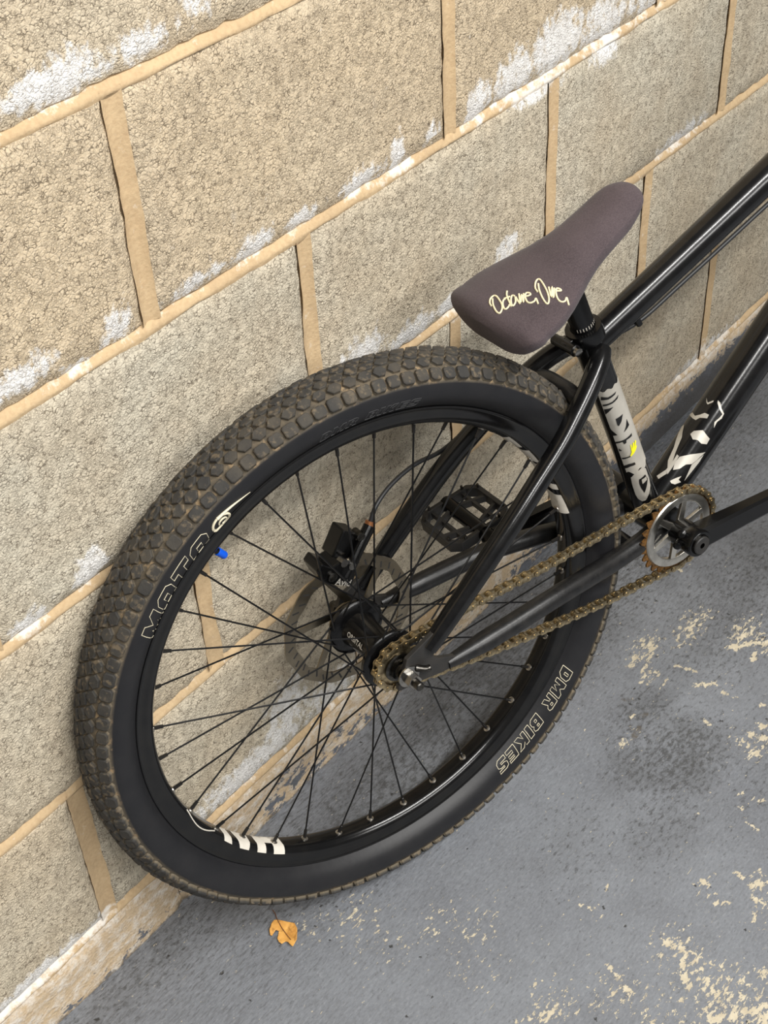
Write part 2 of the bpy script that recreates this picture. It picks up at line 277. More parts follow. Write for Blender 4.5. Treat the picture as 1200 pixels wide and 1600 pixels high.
# ------------------------------------------------------------------ mesh helpers
class G:
    def __init__(s): s.v = []; s.f = []; s.flat = set()
    def add(s, vs, fs):
        b = len(s.v); s.v += [tuple(x) for x in vs]; s.f += [tuple(i+b for i in f) for f in fs]; return s
    def box(s, c, sx, sy, sz, R=None):
        vs = [Vector((a*sx/2, b*sy/2, d*sz/2)) for a in (-1, 1) for b in (-1, 1) for d in (-1, 1)]
        if R is not None: vs = [R @ v for v in vs]
        c = Vector(c)
        return s.add([v+c for v in vs], [(0, 1, 3, 2), (4, 6, 7, 5), (0, 4, 5, 1), (2, 3, 7, 6), (0, 2, 6, 4), (1, 5, 7, 3)])
    def tube(s, path, rad, n=16, cap=True, flat=None):
        path = [Vector(q) for q in path]; k = len(path)
        if not hasattr(rad, '__len__'): rad = [rad]*k
        T = []
        for i in range(k):
            a = path[max(i-1, 0)]; b = path[min(i+1, k-1)]; T.append((b-a).normalized())
        ref = Vector((0, 1, 0)) if abs(T[0].y) < 0.9 else Vector((1, 0, 0))
        N = (ref-T[0]*ref.dot(T[0])).normalized(); vs = []
        for i in range(k):
            N = (N-T[i]*N.dot(T[i])).normalized(); Bn = T[i].cross(N)
            for j in range(n):
                a = 2*PI*j/n
                vs.append(path[i]+(N*math.cos(a)*(flat if flat else 1)+Bn*math.sin(a))*rad[i])
        fs = [(i*n+j, i*n+(j+1) % n, (i+1)*n+(j+1) % n, (i+1)*n+j) for i in range(k-1) for j in range(n)]
        if cap:
            b = len(vs); vs.append(path[0]); vs.append(path[-1])
            fs += [(b, (j+1) % n, j) for j in range(n)]+[(b+1, (k-1)*n+j, (k-1)*n+(j+1) % n) for j in range(n)]
        return s.add(vs, fs)
    def lathe(s, prof, n=48, close=False, c=(0, 0)):
        """profile of (radius, w) turned about the axle; c = (u, v) of the axis"""
        vs = []; k = len(prof)
        for (r, w) in prof:
            for j in range(n):
                a = 2*PI*j/n; vs.append((c[0]+r*math.cos(a), -w, c[1]+r*math.sin(a)))
        m = k if close else k-1
        fs = [(i*n+j, ((i+1) % k)*n+j, ((i+1) % k)*n+(j+1) % n, i*n+(j+1) % n) for i in range(m) for j in range(n)]
        return s.add(vs, fs)
    def prism(s, poly, w0, w1):
        """polygon in (u, v) extruded from w0 to w1"""
        n = len(poly); vs = [(u, -w0, v) for u, v in poly]+[(u, -w1, v) for u, v in poly]
        fs = [tuple(range(n)), tuple(range(2*n-1, n-1, -1))]+[(i, (i+1) % n, n+(i+1) % n, n+i) for i in range(n)]
        return s.add(vs, fs)
    def band(s, outer, inner, w0, w1):
        """flat ring between two equally long loops in (u, v)"""
        n = len(outer); vs = []
        for w in (w0, w1): vs += [(u, -w, v) for u, v in outer]+[(u, -w, v) for u, v in inner]
        fs = []
        for i in range(n):
            j = (i+1) % n
            fs += [(i, j, n+j, n+i), (2*n+i, 3*n+i, 3*n+j, 2*n+j), (i, 2*n+i, 2*n+j, j), (n+i, n+j, 3*n+j, 3*n+i)]
        return s.add(vs, fs)
    def mesh(s, name, smooth=True, angle=40):
        me = bpy.data.meshes.new(name); me.from_pydata(s.v, [], s.f); me.validate(); me.update()
        bm = bmesh.new(); bm.from_mesh(me); bmesh.ops.recalc_face_normals(bm, faces=bm.faces)
        for e in bm.edges:
            if len(e.link_faces) == 2 and e.calc_face_angle(0) > math.radians(angle): e.smooth = False
        for f in bm.faces: f.smooth = smooth
        bm.to_mesh(me); bm.free(); return me
def link(name, me, mat, parent=None, loc=None, bevel=0, seg=2):
    o = bpy.data.objects.new(name, me); COL.objects.link(o)
    if mat is not None and not me.materials: me.materials.append(mat)
    if parent is not None: o.parent = parent
    if loc is not None: o.location = loc
    if bevel:
        b = o.modifiers.new('bevel', 'BEVEL'); b.width = bevel; b.segments = seg; b.limit_method = 'ANGLE'; b.angle_limit = math.radians(35); b.harden_normals = False
    return o
def smooth_path(pts, n=8):
    pts = [Vector(q) for q in pts]; out = []
    for i in range(len(pts)-1):
        p0 = pts[max(i-1, 0)]; p1 = pts[i]; p2 = pts[i+1]; p3 = pts[min(i+2, len(pts)-1)]
        for k in range(n):
            t = k/n
            out.append(0.5*((2*p1)+(p2-p0)*t+(2*p0-5*p1+4*p2-p3)*t*t+(3*p1-p0-3*p2+p3)*t**3))
    out.append(pts[-1]); return out
def L(u, v, w=0.0): return Vector((u, -w, v))
def tag(o, label=None, cat=None, group=None, kind=None):
    if label: o['label'] = label
    if cat: o['category'] = cat
    if group: o['group'] = group
    if kind: o['kind'] = kind
    return o

# ------------------------------------------------------------------ the setting
XMIN, XMAX = -1.4, 3.4
def chips(x, y):
    m = spots(x, y, FLAKES)
    for (x0, y0, x1, y1, r) in CAPS:
        if abs(x-x0) > .12 or abs(y-y0) > .12: continue
        dx, dy = x1-x0, y1-y0; q = dx*dx+dy*dy
        f = 0 if q == 0 else max(0, min(1, ((x-x0)*dx+(y-y0)*dy)/q))
        d = math.hypot(x-x0-f*dx, y-y0-f*dy)
        m = max(m, 1.75*(1-d/(min(r, .006)*2.1)))
    return m
def add_attr(me, name, vals):
    a = me.attributes.new(name, 'FLOAT', 'POINT'); a.data.foreach_set('value', vals)
xs = [XMIN+.1*i for i in range(11)]+[-.3+.012*i for i in range(40)]+[.18+.004*i for i in range(235)]+[1.12+.012*i for i in range(65)]+[1.9+.1*i for i in range(16)]
ys = [-2.9+.1*i for i in range(19)]+[-1.0+.012*i for i in range(26)]+[-.688+.004*i for i in range(135)]+[-.148+.012*i for i in range(13)]+[.02]
g = G(); W = len(xs); g.add([(x, y, 0) for y in ys for x in xs], [(j*W+i, j*W+i+1, (j+1)*W+i+1, (j+1)*W+i) for j in range(len(ys)-1) for i in range(W-1)])
g.box(((xs[0]+xs[-1])/2, -1.44, -0.06), xs[-1]-xs[0], 2.92, 0.1)
fm = g.mesh('floor', False)
add_attr(fm, 'chips', [chips(v.co.x, v.co.y) for v in fm.vertices]); add_attr(fm, 'scar', [spots(v.co.x, v.co.y, SCAR) for v in fm.vertices]); add_attr(fm, 'smudge', [spots(v.co.x, v.co.y, SMUDGE) for v in fm.vertices])
floor = tag(link('floor', fm, M['floor']), 'grey painted concrete floor with cream chips and dark scuffs', kind='structure')
g = G(); g.box(((XMIN+XMAX)/2, .0085+0.09, 0.95), XMAX-XMIN, 0.18, 1.9)
wm_ = g.mesh('wall_back', False)
wall = tag(link('wall_back', wm_, M['mortar']), 'unpainted concrete block wall with sandy mortar joints', kind='structure')
COURSE = 0.225; JH = 0.0105; JV = 0.0185
def block(x0, x1, z0, z1, seed, mat, name='concrete_block', amp=1.0, tone=0.5):
    nx = max(4, int((x1-x0)/0.011)); nz = max(4, int((z1-z0)/0.011)); vs = []; fs = []
    for k in range(nz+1):
        for i in range(nx+1):
            a, b = i/nx, k/nz; x = x0+(x1-x0)*a; z = z0+(z1-z0)*b
            q = Vector((x*40, seed*3.7, z*40)); d = noise.noise(q)*0.0009+noise.noise(Vector((x*9, seed, z*9)))*0.0012
            ed = min(x-x0, x1-x, z-z0, z1-z)
            y = -0.001+d*amp
            if ed < 1e-6:                                   # worn arris
                y = 0.0035+abs(noise.noise(q*1.7))*0.002
                j = noise.noise(Vector((x*75, seed*2.1, z*75)))*0.0034+noise.noise(Vector((x*15, seed, z*15)))*0.0022
                if i in (0, nx): x += j
                if k in (0, nz): z += j
            vs.append((x, y, z))
    W = nx+1
    fs = [(k*W+i, k*W+i+1, (k+1)*W+i+1, (k+1)*W+i) for k in range(nz) for i in range(nx)]
    rim = list(range(W))+[k*W+nx for k in range(1, nz+1)]+[nz*W+i for i in range(nx-1, -1, -1)]+[k*W for k in range(nz-1, 0, -1)]
    b = len(vs)
    for r in rim: x, y, z = vs[r]; vs.append((x, 0.03, z))
    n = len(rim); fs += [(rim[i], b+i, b+(i+1) % n, rim[(i+1) % n]) for i in range(n)]
    gg = G(); gg.add(vs, fs); me = gg.mesh(name, True, 50)
    add_attr(me, 'bloom', [spots(v.co.x, v.co.z, WHITE) for v in me.vertices]); add_attr(me, 'tone', [tone]*len(me.vertices)); add_attr(me, 'paint', [spots(v.co.x, v.co.z, PAINT) for v in me.vertices])
    return link(name, me, mat, wall)
def joint(a, b, nl, nw, prof, jit, sd_):
    """mortar strip from a to b (x, z); prof(f) gives depth y across the width nw, f from 0 to 1"""
    d = Vector((b[0]-a[0], b[1]-a[1])); Ln = d.length; d /= Ln; n = Vector((-d.y, d.x)); k = 7; vs = []
    for i in range(nl+1):
        p = Vector(a)+d*Ln*i/nl
        for j in range(k):
            f = j/(k-1); off = (f-.5)*nw
            if j in (0, k-1): off += (noise.noise(Vector((p.x*55, p.y*55, sd_+j)))*.6+noise.noise(Vector((p.x*14, p.y*14, sd_+j+9))))*jit*(1 if j else .8)
            q = p+n*off
            vs.append((q.x, prof(f)+noise.noise(Vector((p.x*30, p.y*30, sd_+f*2)))*.0009, q.y))
    g = G(); g.add(vs, [(i*k+j, i*k+j+1, (i+1)*k+j+1, (i+1)*k+j) for i in range(nl) for j in range(k-1)])
    me = g.mesh('mortar_joint', True, 80); add_attr(me, 'bloom', [spots(v.co.x, v.co.z, WHITE) for v in me.vertices])
    return link('mortar_joint', me, M['mortar'], wall)
def bed_profile(f):                                          # struck joint: deep under the upper block, flush on the lower one
    return .0004+.0070*max(0, (f-.2)/.8)**1.5 if f > .2 else .0004+.002*(.2-f)/.2
def perp_profile(f): return .0012+.0038*(1-(2*f-1)**2)
cs = [0.053469, 0.265884, 0.467180, 0.262651, 0.487, 0.262, 0.487, 0.262]
seed = 0
for r, x0 in enumerate(cs):
    z0 = ZE+r*COURSE; z1 = z0+COURSE
    if z1 > 1.9: break
    x = x0-0.45*5
    while x < XMAX:
        if x+0.45 > XMIN:
            a = max(x+JV/2, XMIN); b = min(x+0.45-JV/2, XMAX)
            if b-a > 0.03: block(a, b, z0+JH/2, z1-JH/2, seed, M['block'], tone=(.05 if r >= 3 else .75)+random.uniform(-.2, .25))
            if XMIN < x < XMAX: joint((x, z0+.002), (x, z1-.002), 24, JV+.003, perp_profile, .0034, seed)
            seed += 1
        x += 0.45
for r in range(len(cs)):
    for q in range(8):
        a = XMIN+(XMAX-XMIN)*q/8; b = XMIN+(XMAX-XMIN)*(q+1)/8; joint((a, ZE+r*COURSE-.0015), (b, ZE+r*COURSE-.0015), 60, JH+.0035, bed_profile, .0052, 50+r)
x = XMIN                                                     # low cut course smeared with mortar, standing on the floor
x = .15-.45*3
while x < XMAX:
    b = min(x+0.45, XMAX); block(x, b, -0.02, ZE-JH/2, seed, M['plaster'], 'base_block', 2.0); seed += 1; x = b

# ------------------------------------------------------------------ the bicycle
H = 0.3421                                                   # wheel centre above the contact point, in the wheel plane
WC = Vector((0.377791, -0.132483, 0.340643)); FW = Vector((0.953145, -0.302515, 0.000000)); WU = Vector((0.028013, 0.088261, 0.995703)); AX = Vector((-0.301215, -0.949049, 0.092600))
Rm = Matrix((FW, -AX, WU)).transposed()
bike = bpy.data.objects.new('bicycle', None); COL.objects.link(bike); bike.empty_display_size = 0.1
bike.matrix_world = Matrix.Translation(WC-WU*H) @ Rm.to_4x4()
tag(bike, 'black jump bike with suede saddle leaning against the concrete block wall', 'bicycle')
O3 = Vector((0, 0, H))
def part(name, g, mat, parent=None, bevel=0, smooth=True, angle=40, label=None):
    me = g.mesh(name, smooth, angle) if isinstance(g, G) else g
    o = link(name, me, mat, parent if parent is not None else bike, None if parent is not None else O3, bevel)
    if label: o['label'] = label
    return o

# ---- tyre
SEC = [(.2870, .0140), (.2896, .0166), (.2925, .0210), (.2975, .0265), (.3040, .0300), (.3110, .0318), (.3170, .0318), (.3225, .0304), (.3280, .0272), (.3330, .0220), (.3365, .0150), (.3383, .0075), (.3388, .0)]
PROF = SEC+[(r, -w) for r, w in SEC[-2::-1]]
inner = [(.2850, -.010), (.2850, .010)]
g = G(); g.lathe(PROF+inner, 144, close=True)
tyre_mesh = g.mesh('rear_tyre', True, 60)
tyre = part('rear_tyre', tyre_mesh, M['tyre'], label='wide black tyre with a dusty knobbly tread')
def side_w(r, sgn=1):
    for (r0, w0), (r1, w1) in zip(SEC, SEC[1:]):
        if r0 <= r <= r1: return w0+(w1-w0)*(r-r0)/(r1-r0)
    return SEC[0][1]
def crown(w):
    a = abs(w)
    S = [q for q in SEC if q[0] >= .3110]
    for (r0, w0), (r1, w1) in zip(S, S[1:]):
        if w1 <= a <= w0:
            t = (a-w0)/(w1-w0); r = r0+(r1-r0)*t
            nrm = Vector((-(w1-w0), (r1-r0))); nrm.normalize()     # (r, w) outward
            if nrm.x < 0: nrm = -nrm
            return r, (nrm if w >= 0 else Vector((nrm.x, -nrm.y)))
    return .3388, Vector((1, 0))
def knob_mesh(name, lx, ly, h, hexa=False):
    """x along the tread, y across, z out"""
    if hexa: pts = [(-lx/2, 0), (-lx*.22, -ly/2), (lx*.22, -ly/2), (lx/2, 0), (lx*.22, ly/2), (-lx*.22, ly/2)]
    else:
        c = .0022; pts = [(-lx/2+c, -ly/2), (lx/2-c, -ly/2), (lx/2, -ly/2+c), (lx/2, ly/2-c), (lx/2-c, ly/2), (-lx/2+c, ly/2), (-lx/2, ly/2-c), (-lx/2, -ly/2+c)]
    n = len(pts); vs = [(x*1.08, y*1.08, -.0015) for x, y in pts]+[(x, y, h*.82) for x, y in pts]+[(x*.86, y*.86, h) for x, y in pts]
    fs = [(i, (i+1) % n, n+(i+1) % n, n+i) for i in range(n)]+[(n+i, n+(i+1) % n, 2*n+(i+1) % n, 2*n+i) for i in range(n)]+[tuple(range(2*n, 3*n))]
    gg = G(); gg.add(vs, fs); me = gg.mesh(name, True, 30); add_attr(me, 'foot', [1.0]*n+[0.0]*(2*n)); return me
KS = knob_mesh('tread_knob', .0136, .0124, .0042); KC = knob_mesh('tread_knob', .0158, .0110, .0040, True)
KS.materials.append(M['knob']); KC.materials.append(M['knob'])
NK = 124; rows = [(.0270, KS, 0.0), (.0158, KC, 0.5), (.0055, KC, 0.0), (-.0055, KC, 0.5), (-.0158, KC, 0.0), (-.0268, KS, 0.5)]
def knob_matrix(w, k, ph):
    r, n = crown(w); a = 2*PI*(k+ph)/NK+0.013
    er = Vector((math.cos(a), 0, math.sin(a))); et = Vector((-math.sin(a), 0, math.cos(a))); ew = Vector((0, -1, 0))
    zz = er*n.x+ew*n.y; xx = et; yy = zz.cross(xx)
    return Matrix((xx, yy, zz)).transposed().to_4x4(), er*r+ew*w, a
rest = G(); cnt = 0; foot = []
for (w, me, ph) in rows:
    for k in range(NK):
        m, loc, a = knob_matrix(w, k, ph)
        ang = math.degrees(a) % 360
        single = w > .01 or (abs(w-.0055) < 1e-4 and 60 < ang < 208)
        jit = Matrix.Rotation(random.uniform(-.06, .06), 4, 'Z') @ Matrix.Diagonal((random.uniform(.93, 1.05), random.uniform(.93, 1.05), random.uniform(.85, 1.1), 1))
        mm = Matrix.Translation(loc) @ m @ jit
        if single and cnt < 300:
            o = bpy.data.objects.new('tread_knob', me); COL.objects.link(o); o.parent = tyre; o.matrix_local = mm; cnt += 1
        else:
            foot += [d_.value for d_ in me.attributes['foot'].data]; rest.add([mm @ v.co for v in me.vertices], [tuple(q.vertices) for q in me.polygons])
tread_mesh = rest.mesh('tread_knobs', True, 30); add_attr(tread_mesh, 'foot', foot)
tag(part('tread_knobs', tread_mesh, M['knob'], tyre), kind='stuff')

# ---- lettering on the sidewall
GL = {'D': (.8, [[(0, 0), (.55, 0), (.8, .22), (.8, .78), (.55, 1), (0, 1)], [(.32, .3), (.48, .3), (.48, .7), (.32, .7)]]),
 'M': (1.05, [[(0, 0), (0, 1), (.3, 1), (.52, .62), (.74, 1), (1.05, 1), (1.05, 0), (.76, 0), (.76, .45), (.52, .08), (.29, .45), (.29, 0)]]),
 'R': (.9, [[(0, 0), (0, 1), (.65, 1), (.85, .85), (.85, .6), (.7, .45), (.92, .0), (.58, 0), (.42, .35), (.3, .35), (.3, 0)], [(.34, .58), (.52, .58), (.52, .76), (.34, .76)]]),
 'B': (.85, [[(0, 0), (0, 1), (.65, 1), (.85, .86), (.85, .62), (.74, .5), (.85, .38), (.85, .14), (.65, 0)], [(.32, .22), (.5, .22), (.5, .38), (.32, .38)], [(.32, .62), (.5, .62), (.5, .78), (.32, .78)]]),
 'I': (.38, [[(0, 0), (0, 1), (.38, 1), (.38, 0)]]),
 'K': (.95, [[(0, 0), (0, 1), (.3, 1), (.3, .66), (.55, 1), (.95, 1), (.6, .5), (.95, 0), (.55, 0), (.3, .34), (.3, 0)]]),
 'E': (.8, [[(0, 0), (0, 1), (.8, 1), (.8, .78), (.3, .78), (.3, .62), (.75, .62), (.75, .4), (.3, .4), (.3, .22), (.8, .22), (.8, 0)]]),
 'S': (.8, [[(0, 0), (0, .25), (.5, .25), (.5, .38), (.2, .38), (0, .5), (0, .85), (.2, 1), (.8, 1), (.8, .75), (.3, .75), (.3, .62), (.6, .62), (.8, .48), (.8, .15), (.6, 0)]]),
 'O': (.95, [[(.2, 0), (.75, 0), (.95, .2), (.95, .8), (.75, 1), (.2, 1), (0, .8), (0, .2)], [(.34, .3), (.61, .3), (.61, .7), (.34, .7)]]),
 'T': (.9, [[(.28, 0), (.28, .72), (0, .72), (0, 1), (.9, 1), (.9, .72), (.62, .72), (.62, 0)]])}
def arc_text(word, a0, a1, r0, r1, mat, rad, shear=0.25, name='lettering', gap=.16, lift=.0004, parent=None):
    wid = sum((GL[c][0] if c != ' ' else .45)+gap for c in word)-gap+shear
    x = 0; g = G()
    for c in word:
        if c == ' ': x += .45+gap; continue
        cw, loops = GL[c]
        for lp in loops:
            pts = []
            n = len(lp)
            for i in range(n):
                p0, p1 = lp[i], lp[(i+1) % n]
                m = max(1, int(math.dist(p0, p1)/.25))
                for k in range(m):
                    px = p0[0]+(p1[0]-p0[0])*k/m; py = p0[1]+(p1[1]-p0[1])*k/m
                    a = a0+(a1-a0)*(x+px+shear*py)/wid; r = r0+(r1-r0)*py
                    pts.append(L(r*math.cos(a), r*math.sin(a), side_w(r)+lift))
            pts.append(pts[0]); g.tube(pts, rad, 5, cap=False)
        x += cw+gap
    return part(name, g, mat, parent if parent is not None else tyre, label=None)
R_ = math.radians
o = arc_text('DMR BIKES', R_(-33.4), R_(-63.6), .2935, .3062, M['cream_print'], .00042); o['label'] = 'cream outlined lettering'
o = arc_text('MOTO', R_(147.0), R_(124.0), .2885, .3128, M['cream_print'], .00036, shear=.3); o['label'] = 'cream outlined lettering'
o = arc_text('DMR BIKES', R_(98), R_(76), .2975, .3065, M['faint_print'], .0003, lift=.0001); o['label'] = 'faint moulded lettering'
g = G()                                                     # the round swoosh mark after the big word
for (aa, ra, n_, t0, t1, rx, ry, th) in ((121.2, .3010, 40, .2, 6.1, 2.0, .0088, .0014), (120.9, .3000, 24, 0, 5.2, .9, .0040, .0009)):
    g.tube([L(*( (lambda r, a: (r*math.cos(a), r*math.sin(a), side_w(r)+.0004))(ra+ry*math.sin(t0+(t1-t0)*i/n_), R_(aa+rx*math.cos(t0+(t1-t0)*i/n_))))) for i in range(n_+1)], th, 6)
g.tube([L(*((lambda r, a: (r*math.cos(a), r*math.sin(a), side_w(r)+.0004))(.3098-.0085*(i/20)**1.3, R_(121.2-7.4*i/20)))) for i in range(21)], [.0019*(1-i/21)+.0001 for i in range(21)], 6)
part('emblem', g, M['cream_print'], tyre, label='cream swoosh emblem')

# ---- rim, nipples, spokes
RIMP = [(.2660, .0), (.2660, .0065), (.2672, .0095), (.2700, .0130), (.2735, .0152), (.2790, .0160), (.2850, .0160), (.2866, .0172), (.2878, .0177), (.2888, .0172), (.2890, .0160), (.2882, .0140), (.2780, .0125), (.2760, .0)]
rp = RIMP+[(r, -w) for r, w in RIMP[-2:0:-1]]
g = G(); g.lathe(rp, 144, close=True)
rim_mesh = g.mesh('rear_rim', True, 50)
rim = part('rear_rim', rim_mesh, M['rim'], label='glossy black rim')
TH0 = 1.962381
g = G(); g.tube([(0, 0, 0), (0, 0, 1)], 1.0, 6); spoke_mesh = g.mesh('spoke', True); spoke_mesh.materials.append(M['spoke'])
g = G(); g.tube([(0, 0, -.002), (0, 0, .004), (0, 0, .012), (0, 0, .0125)], [.0021, .0021, .0019, .0012], 8); nip_mesh = g.mesh('spoke_nipple'); nip_mesh.materials.append(M['dark_nipple'])
g = G(); g.tube([(0, 0, -.001), (0, 0, .0012), (0, 0, .0022)], [.0044, .0042, .0024], 12); eye_mesh = g.mesh('eyelet'); eye_mesh.materials.append(M['nipple'])
def lace(rim_obj, nf=.034, ff=-.034, fr=.0300):
    for k in range(1, 37):
        near = k % 2 == 0; off = {1: -60, 2: 60, 3: 60, 0: -60}[k % 4]
        a = TH0+R_(10*k); b = a+R_(off)
        A = L(.2660*math.cos(a), .2660*math.sin(a), .0015 if near else -.0015)
        Bp = L(fr*math.cos(b), fr*math.sin(b), (nf if near else ff)+(.003 if off > 0 else -.003))
        d = (Bp-A); Ln = d.length; q = d.to_track_quat('Z', 'Y').to_matrix().to_4x4()
        o = bpy.data.objects.new('spoke', spoke_mesh); COL.objects.link(o); o.parent = rim_obj
        o.matrix_local = Matrix.Translation(A) @ q @ Matrix.Diagonal((.00105, .00105, Ln, 1))
        o = bpy.data.objects.new('spoke_nipple', nip_mesh); COL.objects.link(o); o.parent = rim_obj; o.matrix_local = Matrix.Translation(A) @ q
        rad = Vector((-math.cos(a), 0, -math.sin(a))).to_track_quat('Z', 'Y').to_matrix().to_4x4()
        o = bpy.data.objects.new('eyelet', eye_mesh); COL.objects.link(o); o.parent = rim_obj; o.matrix_local = Matrix.Translation(A) @ rad
lace(rim)
# rim graphics: pieces of the inner face of the rim, slightly proud; t runs across the profile from far edge (-1) to near edge (+1)
def rim_pt(a, t, lift=.0003):
    S = [(.2660, .0), (.2660, .0065), (.2672, .0095), (.2700, .0130), (.2735, .0152), (.2790, .0160)]
    f = abs(t)*(len(S)-1); i = min(int(f), len(S)-2); f -= i
    r = S[i][0]+(S[i+1][0]-S[i][0])*f; w = S[i][1]+(S[i+1][1]-S[i][1])*f
    r -= lift; w = (w+lift*.7*abs(t))*(1 if t >= 0 else -1)
    return L(r*math.cos(a), r*math.sin(a), w)
def rim_patch(poly, g, step=.8):
    """poly of (angle in degrees, t): convex-ish four sided patch a0,t0..; subdivided in both ways"""
    (a0, t0), (a1, t1), (a2, t2), (a3, t3) = poly; nu = max(2, int(abs(a1-a0)/step)); nv = 8; vs = []
    for i in range(nu+1):
        f = i/nu
        for j in range(nv+1):
            h = j/nv
            a = (a0+(a1-a0)*f)*(1-h)+(a3+(a2-a3)*f)*h; t = (t0+(t1-t0)*f)*(1-h)+(t3+(t2-t3)*f)*h
            vs.append(rim_pt(R_(a), t))
    W = nv+1
    g.add(vs, [(i*W+j, i*W+j+1, (i+1)*W+j+1, (i+1)*W+j) for i in range(nu) for j in range(nv)])
g = G()
for q in [[(-133.8, -.7), (-131.0, -.7), (-131.0, .74), (-133.8, .74)], [(-131.0, -.7), (-128.6, -.7), (-128.6, .12), (-131.0, .12)], [(-128.6, -.7), (-125.2, -.7), (-125.2, .76), (-128.6, .76)],
          [(-141.6, -.5), (-135.4, -.6), (-136.6, .72), (-139.6, .72)], [(-145.6, -.5), (-143.2, -.5), (-142.4, .66), (-145.2, .62)]]:
    rim_patch(q, g)
g.tube([rim_pt(R_(-161+1.0*i), .35+.32*math.sin(PI*i/12)) for i in range(13)], .0007, 5)
part('rim_graphic', g, M['white_print'], rim, label='white lettering fragment')
g = G()
for q in [[(52.5, -.3), (49.5, -.4), (49.0, .35), (52.5, .15)], [(47.5, -.5), (40.8, -.5), (39.4, .5), (45.5, .62)], [(39.6, -.5), (33.6, -.5), (31.6, .55), (37.4, .62)], [(32.2, -.5), (26.8, -.5), (25.2, .5), (30.4, .62)], [(24.8, -.5), (21.4, -.5), (20.2, .62), (22.2, .62)], [(19.2, -.4), (12.0, -.4), (11.6, .76), (18.2, .62)]]:
    rim_patch(q, g)
part('rim_graphic', g, M['white_print'], rim, label='white lettering fragment')
a = R_(127); d = Vector((-math.cos(a), 0, -math.sin(a)))
g = G(); b0 = L(.268*math.cos(a), .268*math.sin(a)); g.tube([b0, b0+d*.012], [.0036, .0034], 14); valve = part('valve', g, M['black_metal'], rim)
g = G(); g.tube([b0+d*.0105, b0+d*.0110, b0+d*.0205, b0+d*.0220, b0+d*.0223], [.0036, .0042, .0042, .0036, .0025], 20); part('valve_cap', g, M['blue'], rim, label='blue plastic valve cap')

# ---- hub
g = G(); g.lathe([(.0, -.0625), (.008, -.0625), (.010, -.056), (.021, -.056), (.021, -.047), (.0165, -.046), (.0165, -.0405), (.0330, -.0395), (.0345, -.037), (.0345, -.033), (.0320, -.0305), (.0225, -.028), (.0200, -.020), (.0195, .0), (.0200, .018), (.0235, .026), (.0325, .0290), (.0350, .0315), (.0350, .0355), (.0330, .0375), (.0240, .0385), (.0240, .0410), (.0, .0410)], 64)
hub = part('rear_hub', g, M['black_metal'])
def toothed(n, rp_, depth, sub=6):
    out = []
    for k in range(n):
        for j in range(sub):
            f = j/sub; a = 2*PI*(k+f)/n
            r = rp_+depth*(0.5+0.5*math.cos(2*PI*f))**0.8-depth*.45
            out.append((r*math.cos(a), r*math.sin(a)))
    return out
def circ(r, n, c=(0, 0)): return [(c[0]+r*math.cos(2*PI*i/n), c[1]+r*math.sin(2*PI*i/n)) for i in range(n)]
CW = .049
t = toothed(13, .0262, .0065); g = G(); g.band(t, circ(.0165, len(t)), CW-.0011, CW+.0011); part('sprocket', g, M['chain'], hub, smooth=False)
g = G(); g.lathe([(.0, .041), (.0205, .041), (.0205, .0465), (.0172, .047), (.0172, .0530), (.0145, .0545), (.0125, .0545), (.0125, .0585), (.0095, .0590), (.0085, .0632), (.0, .0632)], 48); part('driver', g, M['dark_steel'], hub)
g = G(); g.tube([L(0, 0, .060), L(0, 0, .0925), L(0, 0, .0935)], [.0050, .0050, .0040], 20); part('axle', g, M['dark_steel'], hub)
g = G(); g.tube([L(0, 0, -.060), L(0, 0, -.085)], .0050, 16); g.prism(circ(.0088, 6), -.0705, -.0800); part('axle_nut', g, M['dark_steel'], hub, bevel=.0006)
g = G(); g.prism(circ(.0088, 6), .0722, .0838); o = part('axle_nut', g, M['steel'], hub, bevel=.0008, smooth=False)
g = G(); g.lathe([(.005, .0702), (.0128, .0702), (.0128, .0722), (.0085, .0727), (.005, .0727)], 32); part('washer', g, M['steel'], hub)
RO = .083; out = []; inn = []
for i in range(180):
    a = 2*PI*i/180; ro = RO+.0009*math.sin(a*12); ri = .0685+.0013*math.sin(a*12+1); out.append((ro*math.cos(a), ro*math.sin(a))); inn.append((ri*math.cos(a), ri*math.sin(a)))
g = G(); RW = -.0505; g.band(out, inn, RW-.0009, RW+.0009); rotor = part('brake_rotor', g, M['rotor'], hub, smooth=False, label='thin bronzed steel brake disc')
g = G()
for k in range(6):                                          # swept arms to the carrier
    a = 2*PI*k/6+.2
    for (s0, s1) in ((0, .62),):
        P0 = Vector((.0205*math.cos(a), .0205*math.sin(a))); P1 = Vector((.0675*math.cos(a+s1), .0675*math.sin(a+s1))); d = (P1-P0).normalized(); nn = Vector((-d.y, d.x))
        g.prism([tuple(P0+nn*.0045), tuple(P0-nn*.0045), tuple(P1-nn*.0035-d*.0), tuple(P1+nn*.0035)], RW-.0009, RW+.0009)
g.band(circ(.0245, 48), circ(.0170, 48), RW-.0012, RW+.0012)
part('rotor_carrier', g, M['rotor'], rotor, smooth=False)
g = G()
for k in range(40):
    a = 2*PI*k/40; r0, r1 = (.0695, .0765) if k % 2 else (.0725, .0795)
    P0 = Vector((r0*math.cos(a), r0*math.sin(a))); P1 = Vector((r1*math.cos(a+.06), r1*math.sin(a+.06))); d = (P1-P0).normalized(); nn = Vector((-d.y, d.x))*.0011
    for ws in (RW+.00092, RW-.00092): g.add([L(*(P0+nn), ws), L(*(P0-nn), ws), L(*(P1-nn), ws), L(*(P1+nn), ws)], [(0, 1, 2, 3)])
part('rotor_slots', g, M['satin_black'], rotor, smooth=False)
